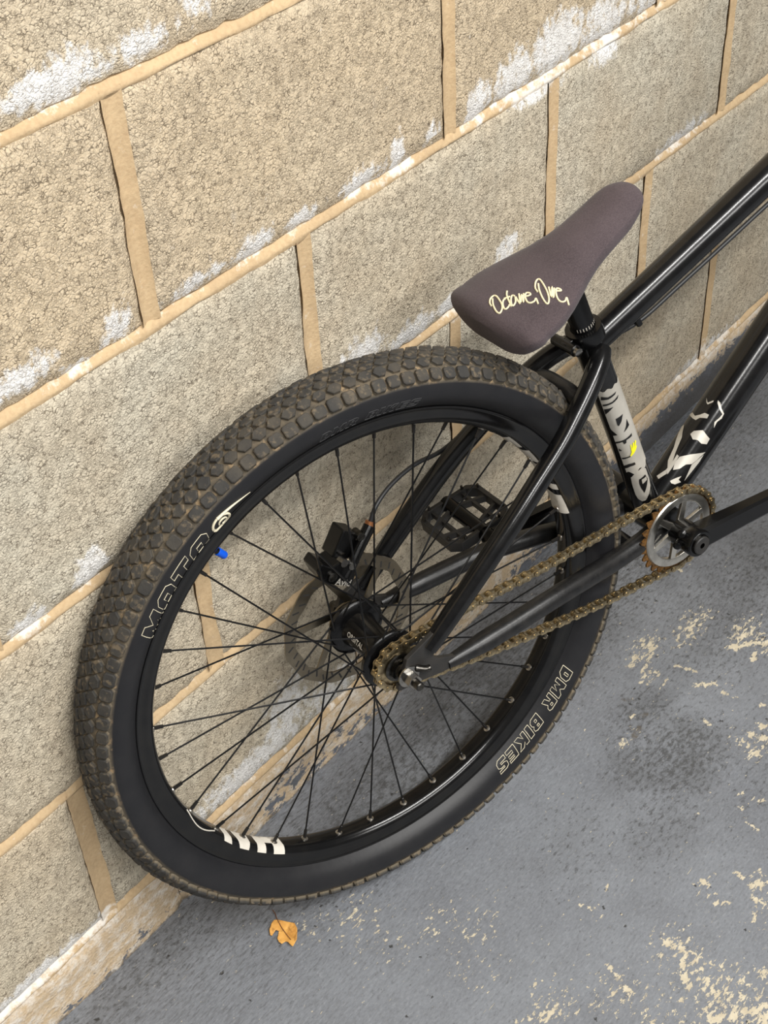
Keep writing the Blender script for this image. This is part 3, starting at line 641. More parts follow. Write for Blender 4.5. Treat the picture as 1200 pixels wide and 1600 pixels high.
def text_mesh(body, size):
    cu = bpy.data.curves.new('lettering', 'FONT'); cu.body = body; cu.size = size; cu.align_x = 'LEFT'; cu.resolution_u = 3; cu.offset = size*.02
    to = bpy.data.objects.new('lettering', cu); COL.objects.link(to)
    dg = bpy.context.evaluated_depsgraph_get(); me = bpy.data.meshes.new_from_object(to.evaluated_get(dg)); bpy.data.objects.remove(to, do_unlink=True); return me
me = text_mesh('ORBITAL', .0085)
wmax = max(v.co.x for v in me.vertices)
for v in me.vertices:
    w = -.021+.031*v.co.x/wmax; a = R_(163)-(v.co.y/.0200)*1.0; r = .0206
    v.co = L(r*math.cos(a), r*math.sin(a), w)
o = part('lettering', me, M['white_print'], hub, label='white lettering')

# ---- frame tubes
BB = L(.4025, -.016); STT = L(.304, .275); DTT = L(.588, .156)
sd = (STT-BB).normalized(); dd = (DTT-BB).normalized()
g = G(); g.tube([BB, BB+(STT-BB)*.80, STT-sd*.012, STT], [.0166, .0166, .0175, .0185], 40); seat_tube = part('seat_tube', g, M['black_paint'])
HT0 = L(.970, .440); HT1 = L(.928, .552)
DTE = BB+dd*.690
g = G(); g.tube([BB+dd*.0, BB+dd*.05, BB+dd*.30, DTE], [.0235, .0243, .0245, .0235], 48); down_tube = part('down_tube', g, M['black_paint'])
TTA = L(.312, .2525); TTD = (L(.5696, .3655)-L(.334, .2625)).normalized(); TTE = TTA+TTD*.665
g = G(); g.tube([TTA, TTA+TTD*.06, TTA+TTD*.25, TTE], [.0165, .0172, .0182, .0190], 48); top_tube = part('top_tube', g, M['black_paint'])
g = G(); g.lathe([(.0, -.036), (.0195, -.036), (.0215, -.034), (.0215, .034), (.0195, .036), (.0, .036)], 48, c=(.4025, -.016)); part('bottom_bracket', g, M['black_paint'])
def stay_right(sg):
    pts = [(.030, .020, .0670), (.060, .0470, .0670), (.1246, .1045, .0660), (.1600, .1345, .0640), (.1900, .1585, .0605), (.2280, .1875, .0550), (.2560, .2110, .0475), (.2830, .2310, .0370), (.3040, .2440, .0250), (.3150, .2490, .0150)]
    path = smooth_path([L(u, v, w*sg) for u, v, w in pts], 6); n = len(path)
    g = G(); g.tube(path, [.0095+.0022*min(1, i/10) for i in range(n)], 28); return g
def chain_stay(sg):
    pts = [(.052, -.0150, .0660), (.085, -.0140, .0655), (.13, -.0125, .0640), (.20, -.0110, .0590), (.26, -.0150, .0510), (.31, -.0195, .0430), (.36, -.0185, .0370), (.3970, -.0165, .0300)]
    path = smooth_path([L(u, v, w*sg) for u, v, w in pts], 6); n = len(path)
    g = G(); g.tube(path, [.0065+.0055*min(1, i/9) for i in range(n)], 28); return g
for sg in (1, -1):
    part('seat_stay', stay_right(sg), M['black_paint']); part('chain_stay', chain_stay(sg), M['worn_paint'])
g = G(); g.tube(smooth_path([L(.2650, .2140, .042), L(.2690, .2185, .020), L(.2695, .2190, 0), L(.2690, .2185, -.020), L(.2650, .2140, -.042)], 5), .0085, 24); part('stay_bridge', g, M['worn_paint'])
g = G(); g.tube([L(.3420, -.0180, .034), L(.3420, -.0180, -.034)], .0085, 20); part('stay_bridge', g, M['black_paint'])
DP = [(-.0135, -.0150), (-.0130, -.0070), (.0, -.0060), (.0060, .0), (.0, .0060), (-.0050, .0075), (.0005, .0215), (.0235, .0330), (.0420, .0420), (.0520, .0320), (.0400, .0165), (.0330, .0090), (.0400, .0020), (.0620, -.0075), (.0720, -.0120), (.0700, -.0205), (.0420, -.0200), (.0155, -.0165)]
g = G(); g.prism(DP, .0638, .0700); part('dropout', g, M['satin_black'], bevel=.0008, smooth=False, label='flat satin black plate')
DPL = [(u, v) for u, v in DP]
g = G(); g.prism(DPL, -.0700, -.0638); part('dropout', g, M['satin_black'], bevel=.0008, smooth=False)
g = G(); g.prism([(.028, .034), (.046, .044), (.040, .066), (.030, .078), (.004, .088), (-.006, .080), (.012, .060)], -.0690, -.0640); part('brake_mount', g, M['rotor'], bevel=.0008, smooth=False)
g = G(); g.tube(smooth_path([L(.010, .006, .0705), L(.018, .0035, .0760), L(.024, .0045, .0785)], 4), [.004]*5+[.0038]*3+[.003], 12); part('tensioner', g, M['dark_steel'])

# ---- seat post, clamp
PT = STT+sd*.062
g = G(); g.tube([STT-sd*.05, PT, PT+sd*.004], [.0136, .0136, .0120], 36); post = part('seat_post', g, M['black_metal'])
e1 = L(0, 0, 1); e2 = sd.cross(e1)
g = G()
for k in range(9):
    a = R_(-60+14*k); rr = .01375; d1 = e1*math.cos(a)+e2*math.sin(a); tn = -e1*math.sin(a)+e2*math.cos(a); b0 = STT+sd*.0055
    g.add([b0+d1*rr-tn*.0003, b0+d1*rr+tn*.0003, b0+d1*rr+tn*.0003+sd*.0042, b0+d1*rr-tn*.0003+sd*.0042], [(0, 1, 2, 3)])
part('scale_marks', g, M['white_print'], post)
g = G()
n = 40; vs = []
for (s, r) in ((-.014, .0188), (-.0135, .0208), (-.0005, .0208), (.0025, .0200), (.003, .0142)):
    for j in range(n):
        a = 2*PI*j/n; vs.append(STT+sd*s+(e1*math.cos(a)+e2*math.sin(a))*r)
g.add(vs, [(i*n+j, i*n+(j+1) % n, (i+1)*n+(j+1) % n, (i+1)*n+j) for i in range(4) for j in range(n)])
clamp = part('seat_clamp', g, M['black_metal'])
back = -e2 if e2.x > 0 else e2                                # towards the rear of the bike
cbase = STT-sd*.006
for s_ in (.0,):
    g = G(); q = cbase+back*.0255+sd*s_
    g.tube([q+e1*.0145, q-e1*.0145], .0068, 20); part('clamp_lug', g, M['black_metal'], clamp, bevel=.0008)
    g = G(); g.tube([q+e1*.0145, q+e1*.0195, q+e1*.0200], [.0050, .0050, .0040], 20); bo = part('clamp_bolt', g, M['steel'], clamp)
    g = G(); g.tube([q-e1*.0140, q-e1*.0215, q-e1*.0225], [.0062, .0062, .0050], 20); part('clamp_bolt', g, M['black_metal'], clamp)
g = G(); g.box((0, 0, 0), .016, .010, .013, Matrix((back, e1, sd)).transposed()); 
g.v = [tuple(Vector(v)+cbase+back*.0215) for v in g.v]; part('clamp_lug', g, M['black_metal'], clamp, bevel=.001)

# ---- saddle
SA = R_(24); SO = L(.25, .362); SX = L(math.cos(SA), math.sin(SA)); SZ = L(-math.sin(SA), math.cos(SA)); SY = L(0, 0, 1)
HW = [(-.0850, .040), (-.0825, .0520), (-.0780, .0600), (-.0680, .0675), (-.0520, .0710), (-.0330, .0690), (-.0130, .0620), (.0060, .0535), (.0230, .0455), (.0400, .0395), (.0560, .0362), (.0760, .0342), (.0980, .0318), (.1130, .0280), (.1240, .0220), (.1305, .0140), (.1335, .0060)]
def hw(s):
    if s > .088: return .0318*max(0.0, 1-((s-.088)/.0464)**2.3)**(1/2.3)+.0012
    if s < -.058: return .0708*max(0.0, 1-((-.058-s)/.0272)**3.4)**(1/3.4)+.002
    if s <= HW[0][0]: return HW[0][1]
    for (a, b), (c, d) in zip(HW, HW[1:]):
        if a <= s <= c: return b+(d-b)*(s-a)/(c-a)
    return HW[-1][1]
def saddle_top(s, t):
    h = hw(s); f = min(1, abs(t)/h)
    lng = .006*((s-.02)/.11)**2 if s < .02 else .004*((s-.02)/.11)**2
    k_ = min(1.0, hw(s)/.029); z = -.005+.0145*k_*(1-f**2.6)+lng
    e = max(0, (-.070-s)/.015); z -= .010*e*e
    e = max(0, (s-.105)/.028); z -= .003*e*e
    return z
ss = sorted(set([-.0850+.2185*i/46 for i in range(47)]+[-.0848, -.0842, -.0833, -.082, -.080, .1262, .1285, .1303, .1318, .1330, .1338, .1342])); nt = 26; vs = []; rings = []
for s in ss:
    h = hw(s); ring = []
    for j in range(nt+1):
        f = -1+2*j/nt; t_ = h*math.sin(f*PI/2); ring.append((t_, saddle_top(s, t_)))
    # skirt and underside
    zb = saddle_top(s, h); k_ = 1-.6*max(0, min(1, (s-.09)/.04)); ring2 = [(h*1.01, zb-.005*k_), (h*.97, zb-.011*k_), (h*.90, zb-.0155*k_), (h*.55, zb-.016*k_), (0, zb-.016*k_), (-h*.55, zb-.016*k_), (-h*.90, zb-.0155*k_), (-h*.97, zb-.011*k_), (-h*1.01, zb-.005*k_)]
    rings.append([SO+SX*s+SY*a_+SZ*b_ for a_, b_ in ring+ring2])
g = G(); W = len(rings[0]); vs = [v for r in rings for v in r]
fs = [(i*W+j, i*W+(j+1) % W, (i+1)*W+(j+1) % W, (i+1)*W+j) for i in range(len(rings)-1) for j in range(W)]
fs += [tuple(range(W)), tuple((len(rings)-1)*W+j for j in range(W))]
g.add(vs, fs); sm = g.mesh('saddle', True, 75)
saddle = part('saddle', sm, M['suede'], label='grey brown suede saddle tilted nose up')
sb = saddle.modifiers.new('round', 'SUBSURF'); sb.levels = 1; sb.render_levels = 1
SCRIPT = [[[-0.0667, 0.0034], [-0.0649, -0.0018], [-0.0604, -0.0064], [-0.0556, -0.007], [-0.0544, -0.0035], [-0.0564, 0.0038], [-0.0593, 0.0112], [-0.0633, 0.0165], [-0.0681, 0.0192], [-0.0696, 0.0173], [-0.0682, 0.0114], [-0.0645, 0.0033], [-0.0592, -0.0041]], [[-0.0521, 0.0087], [-0.0542, 0.008], [-0.0581, 0.0113], [-0.0617, 0.0174], [-0.0613, 0.0205], [-0.0571, 0.0199], [-0.0555, 0.0187]], [[-0.0436, 0.001], [-0.0476, 0.0053], [-0.0516, 0.013], [-0.0558, 0.0224]], [[-0.0527, 0.0069], [-0.0471, 0.0104]], [[-0.0441, 0.0141], [-0.0453, 0.0111], [-0.0497, 0.0145], [-0.0536, 0.0201], [-0.0542, 0.0233], [-0.0495, 0.0215], [-0.0446, 0.0158], [-0.0469, 0.0222], [-0.0483, 0.0271]], [[-0.0398, 0.0158], [-0.0474, 0.0267], [-0.039, 0.0191], [-0.0449, 0.0283], [-0.0369, 0.0198]], [[-0.0373, 0.0202], [-0.0377, 0.0249], [-0.0339, 0.0268], [-0.033, 0.0243], [-0.0349, 0.0216], [-0.039, 0.0245], [-0.0423, 0.0313], [-0.0413, 0.0349], [-0.0374, 0.0364], [-0.0341, 0.0352], [-0.0376, 0.042]], [[-0.0271, 0.0302], [-0.0247, 0.0239], [-0.0186, 0.0182], [-0.0145, 0.0184], [-0.016, 0.0255], [-0.0206, 0.0365], [-0.0256, 0.0444], [-0.0302, 0.0484], [-0.0319, 0.0473], [-0.0293, 0.0392], [-0.0242, 0.0293], [-0.0192, 0.0225]], [[-0.0161, 0.0344], [-0.023, 0.045], [-0.0139, 0.0366], [-0.0224, 0.0473], [-0.0136, 0.0394]], [[-0.0143, 0.0402], [-0.0143, 0.0435], [-0.0113, 0.0462], [-0.0107, 0.0441], [-0.0125, 0.0415], [-0.0172, 0.0455], [-0.0207, 0.0518], [-0.0203, 0.0559], [-0.017, 0.0569], [-0.0134, 0.0552], [-0.0181, 0.0624]]]
g = G()
for st in SCRIPT:
    path = smooth_path([SO+SX*s+SY*w+SZ*(saddle_top(s, w)+.0003) for s, w in st], 5)
    g.tube(path, .00095, 6)
part('embroidery', g, M['thread'], saddle, label='cream embroidered handwriting')
g = G(); q = SO+SX*.035-SZ*.012; g.tube([PT-sd*.004, q], [.0150, .0170], 28); part('saddle_mount', g, M['black_metal'], saddle)

# ---- printed graphics wrapped on tubes
def wrap_poly(poly, A, axis, r, g, lift):
    """poly of (angle, distance along the tube)"""
    n1 = L(0, 0, 1); n2 = Vector((0, 0, 0))
    au, av = axis.x, axis.z                                    # axis in (u, v)
    n2 = L(av, -au, 0)                                         # axis x n1 in (u, v, w)
    pts = [Vector((a*r, s)) for a, s in poly]; n = len(pts)
    loop = []
    for i in range(n):
        p, q = pts[i], pts[(i+1) % n]; m = max(1, int((q-p).length/.0025))
        loop += [p+(q-p)*k/m for k in range(m)]
    nb = len(loop); x0 = min(p.x for p in loop); x1 = max(p.x for p in loop); y0 = min(p.y for p in loop); y1 = max(p.y for p in loop); grid = []
    nx = int((x1-x0)/.0025)+1; ny_ = int((y1-y0)/.008)+1
    for i in range(1, nx):
        for j in range(1, ny_): grid.append(Vector((x0+(x1-x0)*i/nx, y0+(y1-y0)*j/ny_)))
    co, _, fs, _, _, _ = delaunay_2d_cdt(loop+grid, [], [list(range(nb))], 1, 1e-6)
    vs = []
    for c in co:
        a = c.x/r; vs.append(A+axis*c.y+(n1*math.cos(a)+n2*math.sin(a))*(r+lift))
    g.add(vs, [tuple(f) for f in fs])
SEAT = {"sleeve_top": [[-0.761, 0.227], [0.102, 0.2259]], "sleeve_bot": [[-1.119, 0.0876], [-0.191, 0.092]], "black": [[[-0.944, 0.2189], [-0.533, 0.2161], [0.126, 0.2175], [-0.01, 0.2149], [-0.525, 0.2129], [-1.029, 0.2135]], [[-1.03, 0.2061], [-0.376, 0.2074], [0.211, 0.2108], [0.059, 0.2073], [-0.384, 0.205], [-1.039, 0.2037]], [[-1.061, 0.1986], [-0.408, 0.1997], [-1.073, 0.1904]], [[-0.533, 0.181], [0.03, 0.1825], [-0.237, 0.1738], [-0.5, 0.1689], [-0.566, 0.1715]], [[0.182, 0.1718], [0.219, 0.1614], [-0.326, 0.1567], [-0.028, 0.1639]], [[-1.209, 0.1727], [-1.04, 0.164], [-0.781, 0.1559], [-1.095, 0.1548], [-1.267, 0.1598]], [[-1.136, 0.1444], [-0.554, 0.1458], [0.192, 0.1483], [0.12, 0.1444], [-0.338, 0.144], [-0.405, 0.1398], [-0.566, 0.139], [-0.618, 0.1434], [-1.147, 0.1418]], [[-1.027, 0.1337], [-0.84, 0.1295], [-1.042, 0.1288]], [[-1.038, 0.1171], [-0.427, 0.1182], [-0.449, 0.1164], [-1.043, 0.1148]], [[-1.096, 0.1033], [-0.728, 0.1059], [-0.31, 0.1054], [-0.304, 0.1016], [-0.678, 0.1012], [-1.143, 0.0983]]], "yellow": [[-0.21, 0.1339], [-0.122, 0.1342], [-0.198, 0.1266], [0.027, 0.1348], [0.103, 0.1336], [-0.057, 0.126], [0.217, 0.1352], [0.322, 0.1334], [0.128, 0.1274], [0.258, 0.1266], [0.069, 0.1226], [-0.186, 0.1191], [-0.418, 0.1168], [-0.462, 0.1179], [-0.284, 0.1233]], "box": [[-0.928, 0.0818], [-0.499, 0.0888], [0.106, 0.0912], [0.348, 0.0839], [0.33, 0.0662], [0.227, 0.0559], [-0.104, 0.0461], [-0.493, 0.0384], [-0.736, 0.0384], [-0.966, 0.0436], [-1.04, 0.0513], [-1.015, 0.0697]], "boxin": [[-0.439, 0.0762], [0.094, 0.0779], [0.178, 0.0689], [-0.092, 0.0597], [-0.397, 0.0514], [-0.498, 0.0616], [-0.509, 0.0693]], "boxsm": [[-0.273, 0.0744], [0.109, 0.0744], [0.086, 0.069], [-0.321, 0.0671]]}
DOWN = [[[-2.391, 0.1237], [-2.142, 0.1276], [-1.763, 0.125], [-1.548, 0.129], [-1.381, 0.1337], [-1.152, 0.1344], [-1.126, 0.1297], [-1.452, 0.1259], [-1.576, 0.121], [-1.811, 0.1211]], [[-1.181, 0.1544], [-1.019, 0.1534], [-0.809, 0.1482], [-0.577, 0.1451], [-0.541, 0.1388], [-0.641, 0.1322], [-0.597, 0.1244], [-0.74, 0.1306], [-0.659, 0.1379], [-0.636, 0.1433], [-0.905, 0.1467], [-1.14, 0.1516]], [[-1.808, 0.1503], [-1.563, 0.1459], [-1.359, 0.1518], [-1.332, 0.1497], [-1.504, 0.144], [-1.624, 0.1452]], [[-1.391, 0.1036], [-1.322, 0.1089], [-0.975, 0.1153], [-0.694, 0.1126], [-0.461, 0.1111], [-0.432, 0.1038], [-0.682, 0.1008], [-0.925, 0.1021], [-1.135, 0.0996]], [[-1.194, 0.0739], [-0.824, 0.0832], [-0.232, 0.0954], [-0.341, 0.0871], [-0.396, 0.0812], [-0.503, 0.0745], [-0.739, 0.0699], [-0.867, 0.0619], [-1.099, 0.0565], [-1.225, 0.0648]], [[-1.405, 0.0519], [-1.345, 0.0613], [-1.366, 0.0748], [-1.236, 0.0741], [-1.19, 0.0585], [-1.204, 0.0488]], [[-1.36, 0.0542], [-1.6, 0.0631], [-1.761, 0.0803], [-2.351, 0.1073], [-2.105, 0.1097], [-1.684, 0.0949], [-1.485, 0.0749], [-1.328, 0.0633], [-1.308, 0.055]], [[-0.926, 0.0437], [-0.799, 0.0492], [-0.593, 0.0559], [-0.617, 0.0504], [-0.441, 0.0496], [-0.632, 0.0433], [-0.813, 0.0421]], [[-0.485, 0.0739], [-0.241, 0.0919], [-0.205, 0.082], [-0.291, 0.0603], [-0.32, 0.053], [-0.409, 0.0638]], [[-1.646, 0.0401], [-1.405, 0.0519], [-1.247, 0.049], [-1.456, 0.0382]]]
g = G(); rs = .0166
top = [(R_(-64+7*i), .2262+.0015*math.sin(i*1.3)) for i in range(25)]; bot = [(R_(104-7*i), .0895+.003*math.sin(i*.9)) for i in range(25)]
wrap_poly(top+bot, BB, sd, rs, g, .0004); part('tube_graphic', g, M['silver_print'], seat_tube, label='silver foil wrap')
g = G(); wrap_poly(SEAT['box'], BB, sd, rs, g, .0005); part('tube_graphic', g, M['silver_print'], seat_tube, label='silver rounded letter')
g = G()
for q in SEAT['black']: wrap_poly(q, BB, sd, rs, g, .0008)
wrap_poly(SEAT['boxin'], BB, sd, rs, g, .0009); part('tube_graphic', g, M['black_print'], seat_tube, label='black printed shapes')
g = G(); wrap_poly(SEAT['boxsm'], BB, sd, rs, g, .0012); part('tube_graphic', g, M['silver_print'], seat_tube)
g = G(); wrap_poly(SEAT['yellow'], BB, sd, rs, g, .0011); part('tube_graphic', g, M['yellow'], seat_tube, label='small yellow scribble')
g = G()
for q in DOWN: wrap_poly(q, BB, dd, .0243, g, .0006)
part('tube_graphic', g, M['silver_print'], down_tube, label='jagged silver splashes')

# ---- crank set
cu, cv = .4025, -.016
t = toothed(27, .0545, .0075); t = [(cu+a, cv+b) for a, b in t]
g = G(); g.band(t, circ(.0470, len(t), (cu, cv)), CW-.0011, CW+.0011); ring = part('chainring', g, M['rust'], smooth=False, label='chainring with rusty orange teeth')
N = 96
g = G(); g.lathe([(.0495, CW-.0012), (.0500, CW+.0016), (.0488, CW+.0034), (.0400, CW+.0034), (.0388, CW+.0024), (.0388, CW-.002)], N, close=True, c=(cu, cv)); part('ring_face', g, M['ring'], ring, label='polished inner ring')
for k in range(6):
    a = R_(18+60*k); d = Vector((math.cos(a), math.sin(a))); nn = Vector((-d.y, d.x)); c0 = Vector((cu, cv))
    g = G(); g.prism([tuple(c0+d*.013+nn*.0050), tuple(c0+d*.013-nn*.0050), tuple(c0+d*.0400-nn*.0036), tuple(c0+d*.0400+nn*.0036)], CW-.0015, CW+.0028); part('ring_arm', g, M['ring'], ring, bevel=.0006, smooth=False)
CT = R_(2)
def arm(sg):
    d = Vector((math.cos(CT), math.sin(CT)))*sg; n = Vector((-d.y, d.x)); w_ = lambda s: (.0735+.012*s/.17)
    vs = []; secs = [(.0, .0155, .0115), (.03, .0150, .0105), (.08, .0140, .0085), (.145, .0130, .0075), (.172, .0135, .0075)]
    for s, h, tk in secs:
        c = Vector((cu, cv))+d*s
        for (a, b) in ((1, .72), (.72, 1), (-.72, 1), (-1, .72), (-1, -.72), (-.72, -1), (.72, -1), (1, -.72)):
            vs.append(L(c.x+n.x*h*a, c.y+n.y*h*a, sg*(w_(s)+tk*b)))
    fs = [(i*8+j, i*8+(j+1) % 8, (i+1)*8+(j+1) % 8, (i+1)*8+j) for i in range(len(secs)-1) for j in range(8)]+[tuple(range(8)), tuple(range(32, 40))]
    g = G(); g.add(vs, fs)
    e = Vector((cu, cv))+d*.174; m = len(g.v)
    g.lathe([(.0, sg*(.0855-.0075)), (.0125, sg*(.0855-.0075)), (.0132, sg*.0855), (.0125, sg*(.0855+.0075)), (.0, sg*(.0855+.0075))], 24, c=(e.x, e.y))
    return g
ca = part('crank_arm', arm(1), M['black_metal'], angle=25)
g = G(); g.lathe([(.0, .050), (.0160, .050), (.0172, .056), (.0176, .070), (.0176, .0860), (.0162, .0880), (.0, .0880)], 40, c=(cu, cv)); part('crank_boss', g, M['black_metal'], ca)
g = G(); g.lathe([(.0035, .0915), (.0105, .0915), (.0115, .0905), (.0118, .0870), (.0, .0870)], 36, c=(cu, cv)); part('crank_bolt', g, M['satin_black'], ca)
g = G(); g.lathe([(.0120, .0890), (.0130, .0897), (.0130, .0880), (.0120, .0872)], 36, close=True, c=(cu, cv)); part('bolt_ring', g, M['dark_steel'], ca)
for q in ((-.012, .012), (-.017, .0015)):
    g = G(); c_ = L(cu+q[0], cv+q[1], .070); dv = L(q[0], q[1], .010).normalized(); g.tube([c_, c_+dv*.009, c_+dv*.0098], [.0050, .0050, .0040], 18); part('pinch_bolt', g, M['black_metal'], ca)
cl = part('crank_arm', arm(-1), M['black_metal'], angle=25)
g = G(); g.lathe([(.0, -.050), (.0165, -.050), (.0190, -.060), (.0190, -.0860), (.0, -.0880)], 32, c=(cu, cv)); part('crank_boss', g, M['black_metal'], cl)

# ---- pedal on the far crank
pc = L(cu-.174*math.cos(CT), cv-.174*math.sin(CT), -.144)
pr = Matrix.Rotation(R_(-9), 4, 'Y')                            # platform tilts a little
def pedal(pc, rot, sg):
    T = Matrix.Translation(pc) @ rot.to_4x4()
    def put(g): g.v = [tuple(T @ Vector(v)) for v in g.v]; return g
    g = G(); lx, ly, hh = .046, .042, .0075
    out = [(-lx, -ly+.012), (-lx+.012, -ly), (lx-.012, -ly), (lx, -ly+.012), (lx, ly-.012), (lx-.012, ly), (-lx+.012, ly), (-lx, ly-.012)]
    inn = [(x*.86, y*.86) for x, y in out]; n = 8; vs = []
    for z in (-hh, hh): vs += [(x, y, z) for x, y in out]+[(x, y, z) for x, y in inn]
    fs = []
    for i in range(n):
        j = (i+1) % n; fs += [(i, j, n+j, n+i), (2*n+i, 3*n+i, 3*n+j, 2*n+j), (i, 2*n+i, 2*n+j, j), (n+i, n+j, 3*n+j, 3*n+i)]
    g.add(vs, fs); p = part('pedal', put(g), M['satin_black'], bevel=.0008, smooth=False, label='open black platform pedal')
    g = G(); g.tube([(0, -ly, 0), (0, ly, 0)], .0098, 20); part('pedal_body', put(g), M['black_metal'], p)
    g = G(); g.tube([(0, sg*ly, 0), (0, sg*(ly+.022), 0)], .0070, 16); part('pedal_axle', put(g), M['dark_steel'], p)
    for s_ in (-1, 1):
        g = G(); g.box((s_*.024, 0, 0), .0040, ly*1.8, .008); part('pedal_bar', put(g), M['satin_black'], p, smooth=False)
        for yy, tw in ((-.016, .35), (.016, -.35)):
            g = G(); g.box((s_*.024, yy, 0), .036, .0045, .009, Matrix.Rotation(tw*s_, 3, 'Z')); part('pedal_bar', put(g), M['satin_black'], p, smooth=False)
    for (x, y) in ((-.042, -.026), (-.042, .026), (.042, -.026), (.042, .026), (-.026, -.039), (.026, -.039), (-.026, .039), (.026, .039)):
        g = G(); g.tube([(x, y, hh-.001), (x, y, hh+.005)], .0018, 8); part('pedal_pin', put(g), M['dark_steel'], p)
    return p
pedal(pc, pr, -1)

# ---- chain
C1 = Vector((0, 0)); r1 = .0127/(2*math.sin(PI/13)); C2 = Vector((cu, cv)); r2 = .0127/(2*math.sin(PI/27))
dv = C2-C1; D = dv.length; th = math.atan2(dv.y, dv.x); be = math.asin((r2-r1)/D)
pts = []
a_top = th+PI/2+be; a_bot = th-PI/2-be
def arc(c, r, a0, a1, n): return [c+Vector((math.cos(a0+(a1-a0)*i/n), math.sin(a0+(a1-a0)*i/n)))*r for i in range(n)]
pts += arc(C1, r1, a_top, a_bot+2*PI, 60)
pb0 = C1+Vector((math.cos(a_bot), math.sin(a_bot)))*r1; pb1 = C2+Vector((math.cos(a_bot), math.sin(a_bot)))*r2
for i in range(100):
    f = i/100; q = pb0.lerp(pb1, f); q.y -= .010*4*f*(1-f); pts.append(q)
pts += arc(C2, r2, a_bot, a_top, 90)
pt0 = C2+Vector((math.cos(a_top), math.sin(a_top)))*r2; pt1 = C1+Vector((math.cos(a_top), math.sin(a_top)))*r1
for i in range(100):
    f = i/100; q = pt0.lerp(pt1, f); q.y += .0015*math.sin(f*PI*3); pts.append(q)
pts.append(pts[0]); cum = [0]
for a_, b_ in zip(pts, pts[1:]): cum.append(cum[-1]+(b_-a_).length)
NL = int(round(cum[-1]/.0127/2))*2; pins = []; k = 0
for i in range(NL):
    s = cum[-1]*i/NL
    while cum[k+1] < s: k += 1
    f = (s-cum[k])/(cum[k+1]-cum[k]); pins.append(pts[k].lerp(pts[k+1], f))
pit = cum[-1]/NL
g = G()
for q in pins: g.tube([L(q.x, q.y, CW-.0026), L(q.x, q.y, CW+.0026)], .0039, 10)
chain = part('chain', g, M['chain'], label='oily bronze coloured chain')
def plate(w, th_):
    o = []
    for i in range(9): a = PI/2+PI*i/8; o.append((.0042*math.cos(a), .0042*math.sin(a)))
    o.append((pit/2, -.0029))
    for i in range(9): a = -PI/2+PI*i/8; o.append((pit+.0042*math.cos(a), .0042*math.sin(a)))
    o.append((pit/2, .0029)); return o
def link_mesh(wi):
    g = G(); o = plate(0, 0)
    for s_ in (1, -1): g.prism(o, s_*wi, s_*(wi+.0011))
    if wi > .003:
        for u in (0, pit): g.tube([L(u, 0, -.0056), L(u, 0, .0056)], .0019, 8)
    me = g.mesh('chain_link', True, 35); me.materials.append(M['chain']); return me
LI, LO_ = link_mesh(.0026), link_mesh(.0039)
for i in range(NL):
    q, q2 = pins[i], pins[(i+1) % NL]; a = math.atan2(q2.y-q.y, q2.x-q.x)
    o = bpy.data.objects.new('chain_link', LI if i % 2 else LO_); COL.objects.link(o); o.parent = chain
    o.matrix_local = Matrix.Translation(L(q.x, q.y, CW)) @ Matrix.Rotation(-a, 4, 'Y')

# ---- brake caliper and hose
CWB = -.058
g = G(); g.prism([(-.0330, .0890), (-.0270, .0700), (-.0060, .0560), (.0060, .0480), (.0130, .0600), (.0140, .0760), (.0020, .0880), (-.0140, .0860), (-.0250, .0960)], -.0740, -.0430); cal = part('brake_caliper', g, M['black_metal'], bevel=.002, smooth=False)
g = G(); g.prism([(.0130, .1150), (.0290, .1040), (.0240, .0800), (.0120, .0700), (-.0060, .0860)], -.0800, -.0560); part('caliper_body', g, M['black_metal'], cal, bevel=.002, smooth=False)
g = G(); g.tube([L(.0020, .0620, -.046), L(.0250, .0850, -.052), L(.0465, .1040, -.058)], [.0062, .0066, .0072], 16); part('caliper_arm', g, M['black_metal'], cal)
g = G(); g.tube([L(.030, .1010, -.064), L(.030, .1010, -.050), L(.030, .1010, -.0495)], [.0052, .0052, .004], 16); part('caliper_bolt', g, M['dark_steel'], cal)
g = G(); g.tube([L(-.016, .0745, -.050), L(-.016, .0745, -.0400), L(-.016, .0745, -.0395)], [.0056, .0056, .0046], 18); part('caliper_bolt', g, M['dark_steel'], cal)
g = G(); g.tube([L(.0, .0850, -.050), L(.001, .0850, -.0410)], .0050, 16); g.tube([L(.010, .0760, -.050), L(.010, .0760, -.0410)], .0045, 16); part('caliper_bolt', g, M['steel'], cal)
me = text_mesh('Avid', .0115)
ca_, sa_ = math.cos(R_(-33)), math.sin(R_(-33))
for v in me.vertices: x, y = v.co.x, v.co.y; v.co = L(-.0140+x*ca_-y*sa_, .0620+x*sa_+y*ca_, -.0427)
part('lettering', me, M['grey_print'], cal, label='pale grey lettering')
g = G(); g.tube([L(.0450, .1030, -.058), L(.0490, .1085, -.0590)], .0058, 14); part('hose_fitting', g, M['copper'], cal, label='copper coloured hose fitting')
hp = [(.0480, .1070, -.0585), (.0607, .1234, -.062), (.0872, .1345, -.070), (.1239, .1410, -.0765), (.1620, .1400, -.0800), (.2000, .1550, -.0790), (.2450, .1900, -.0660), (.2900, .2250, -.0420), (.3350, .2350, -.0200), (.3842, .2480, -.0060), (.4500, .2760, -.0030), (.5735, .3270, -.0030), (.75, .4005, -.003), (.90, .462, -.010)]
g = G(); g.tube(smooth_path([L(*q) for q in hp], 8), .0026, 12); part('brake_hose', g, M['hose'])
g = G(); g.tube([L(.3810, .2560, -.003), L(.3860, .2470, -.003)], .0040, 10); g.tube([L(.60, .3500, -.003), L(.602, .3380, -.003)], .0040, 10); part('hose_guide', g, M['black_metal'])

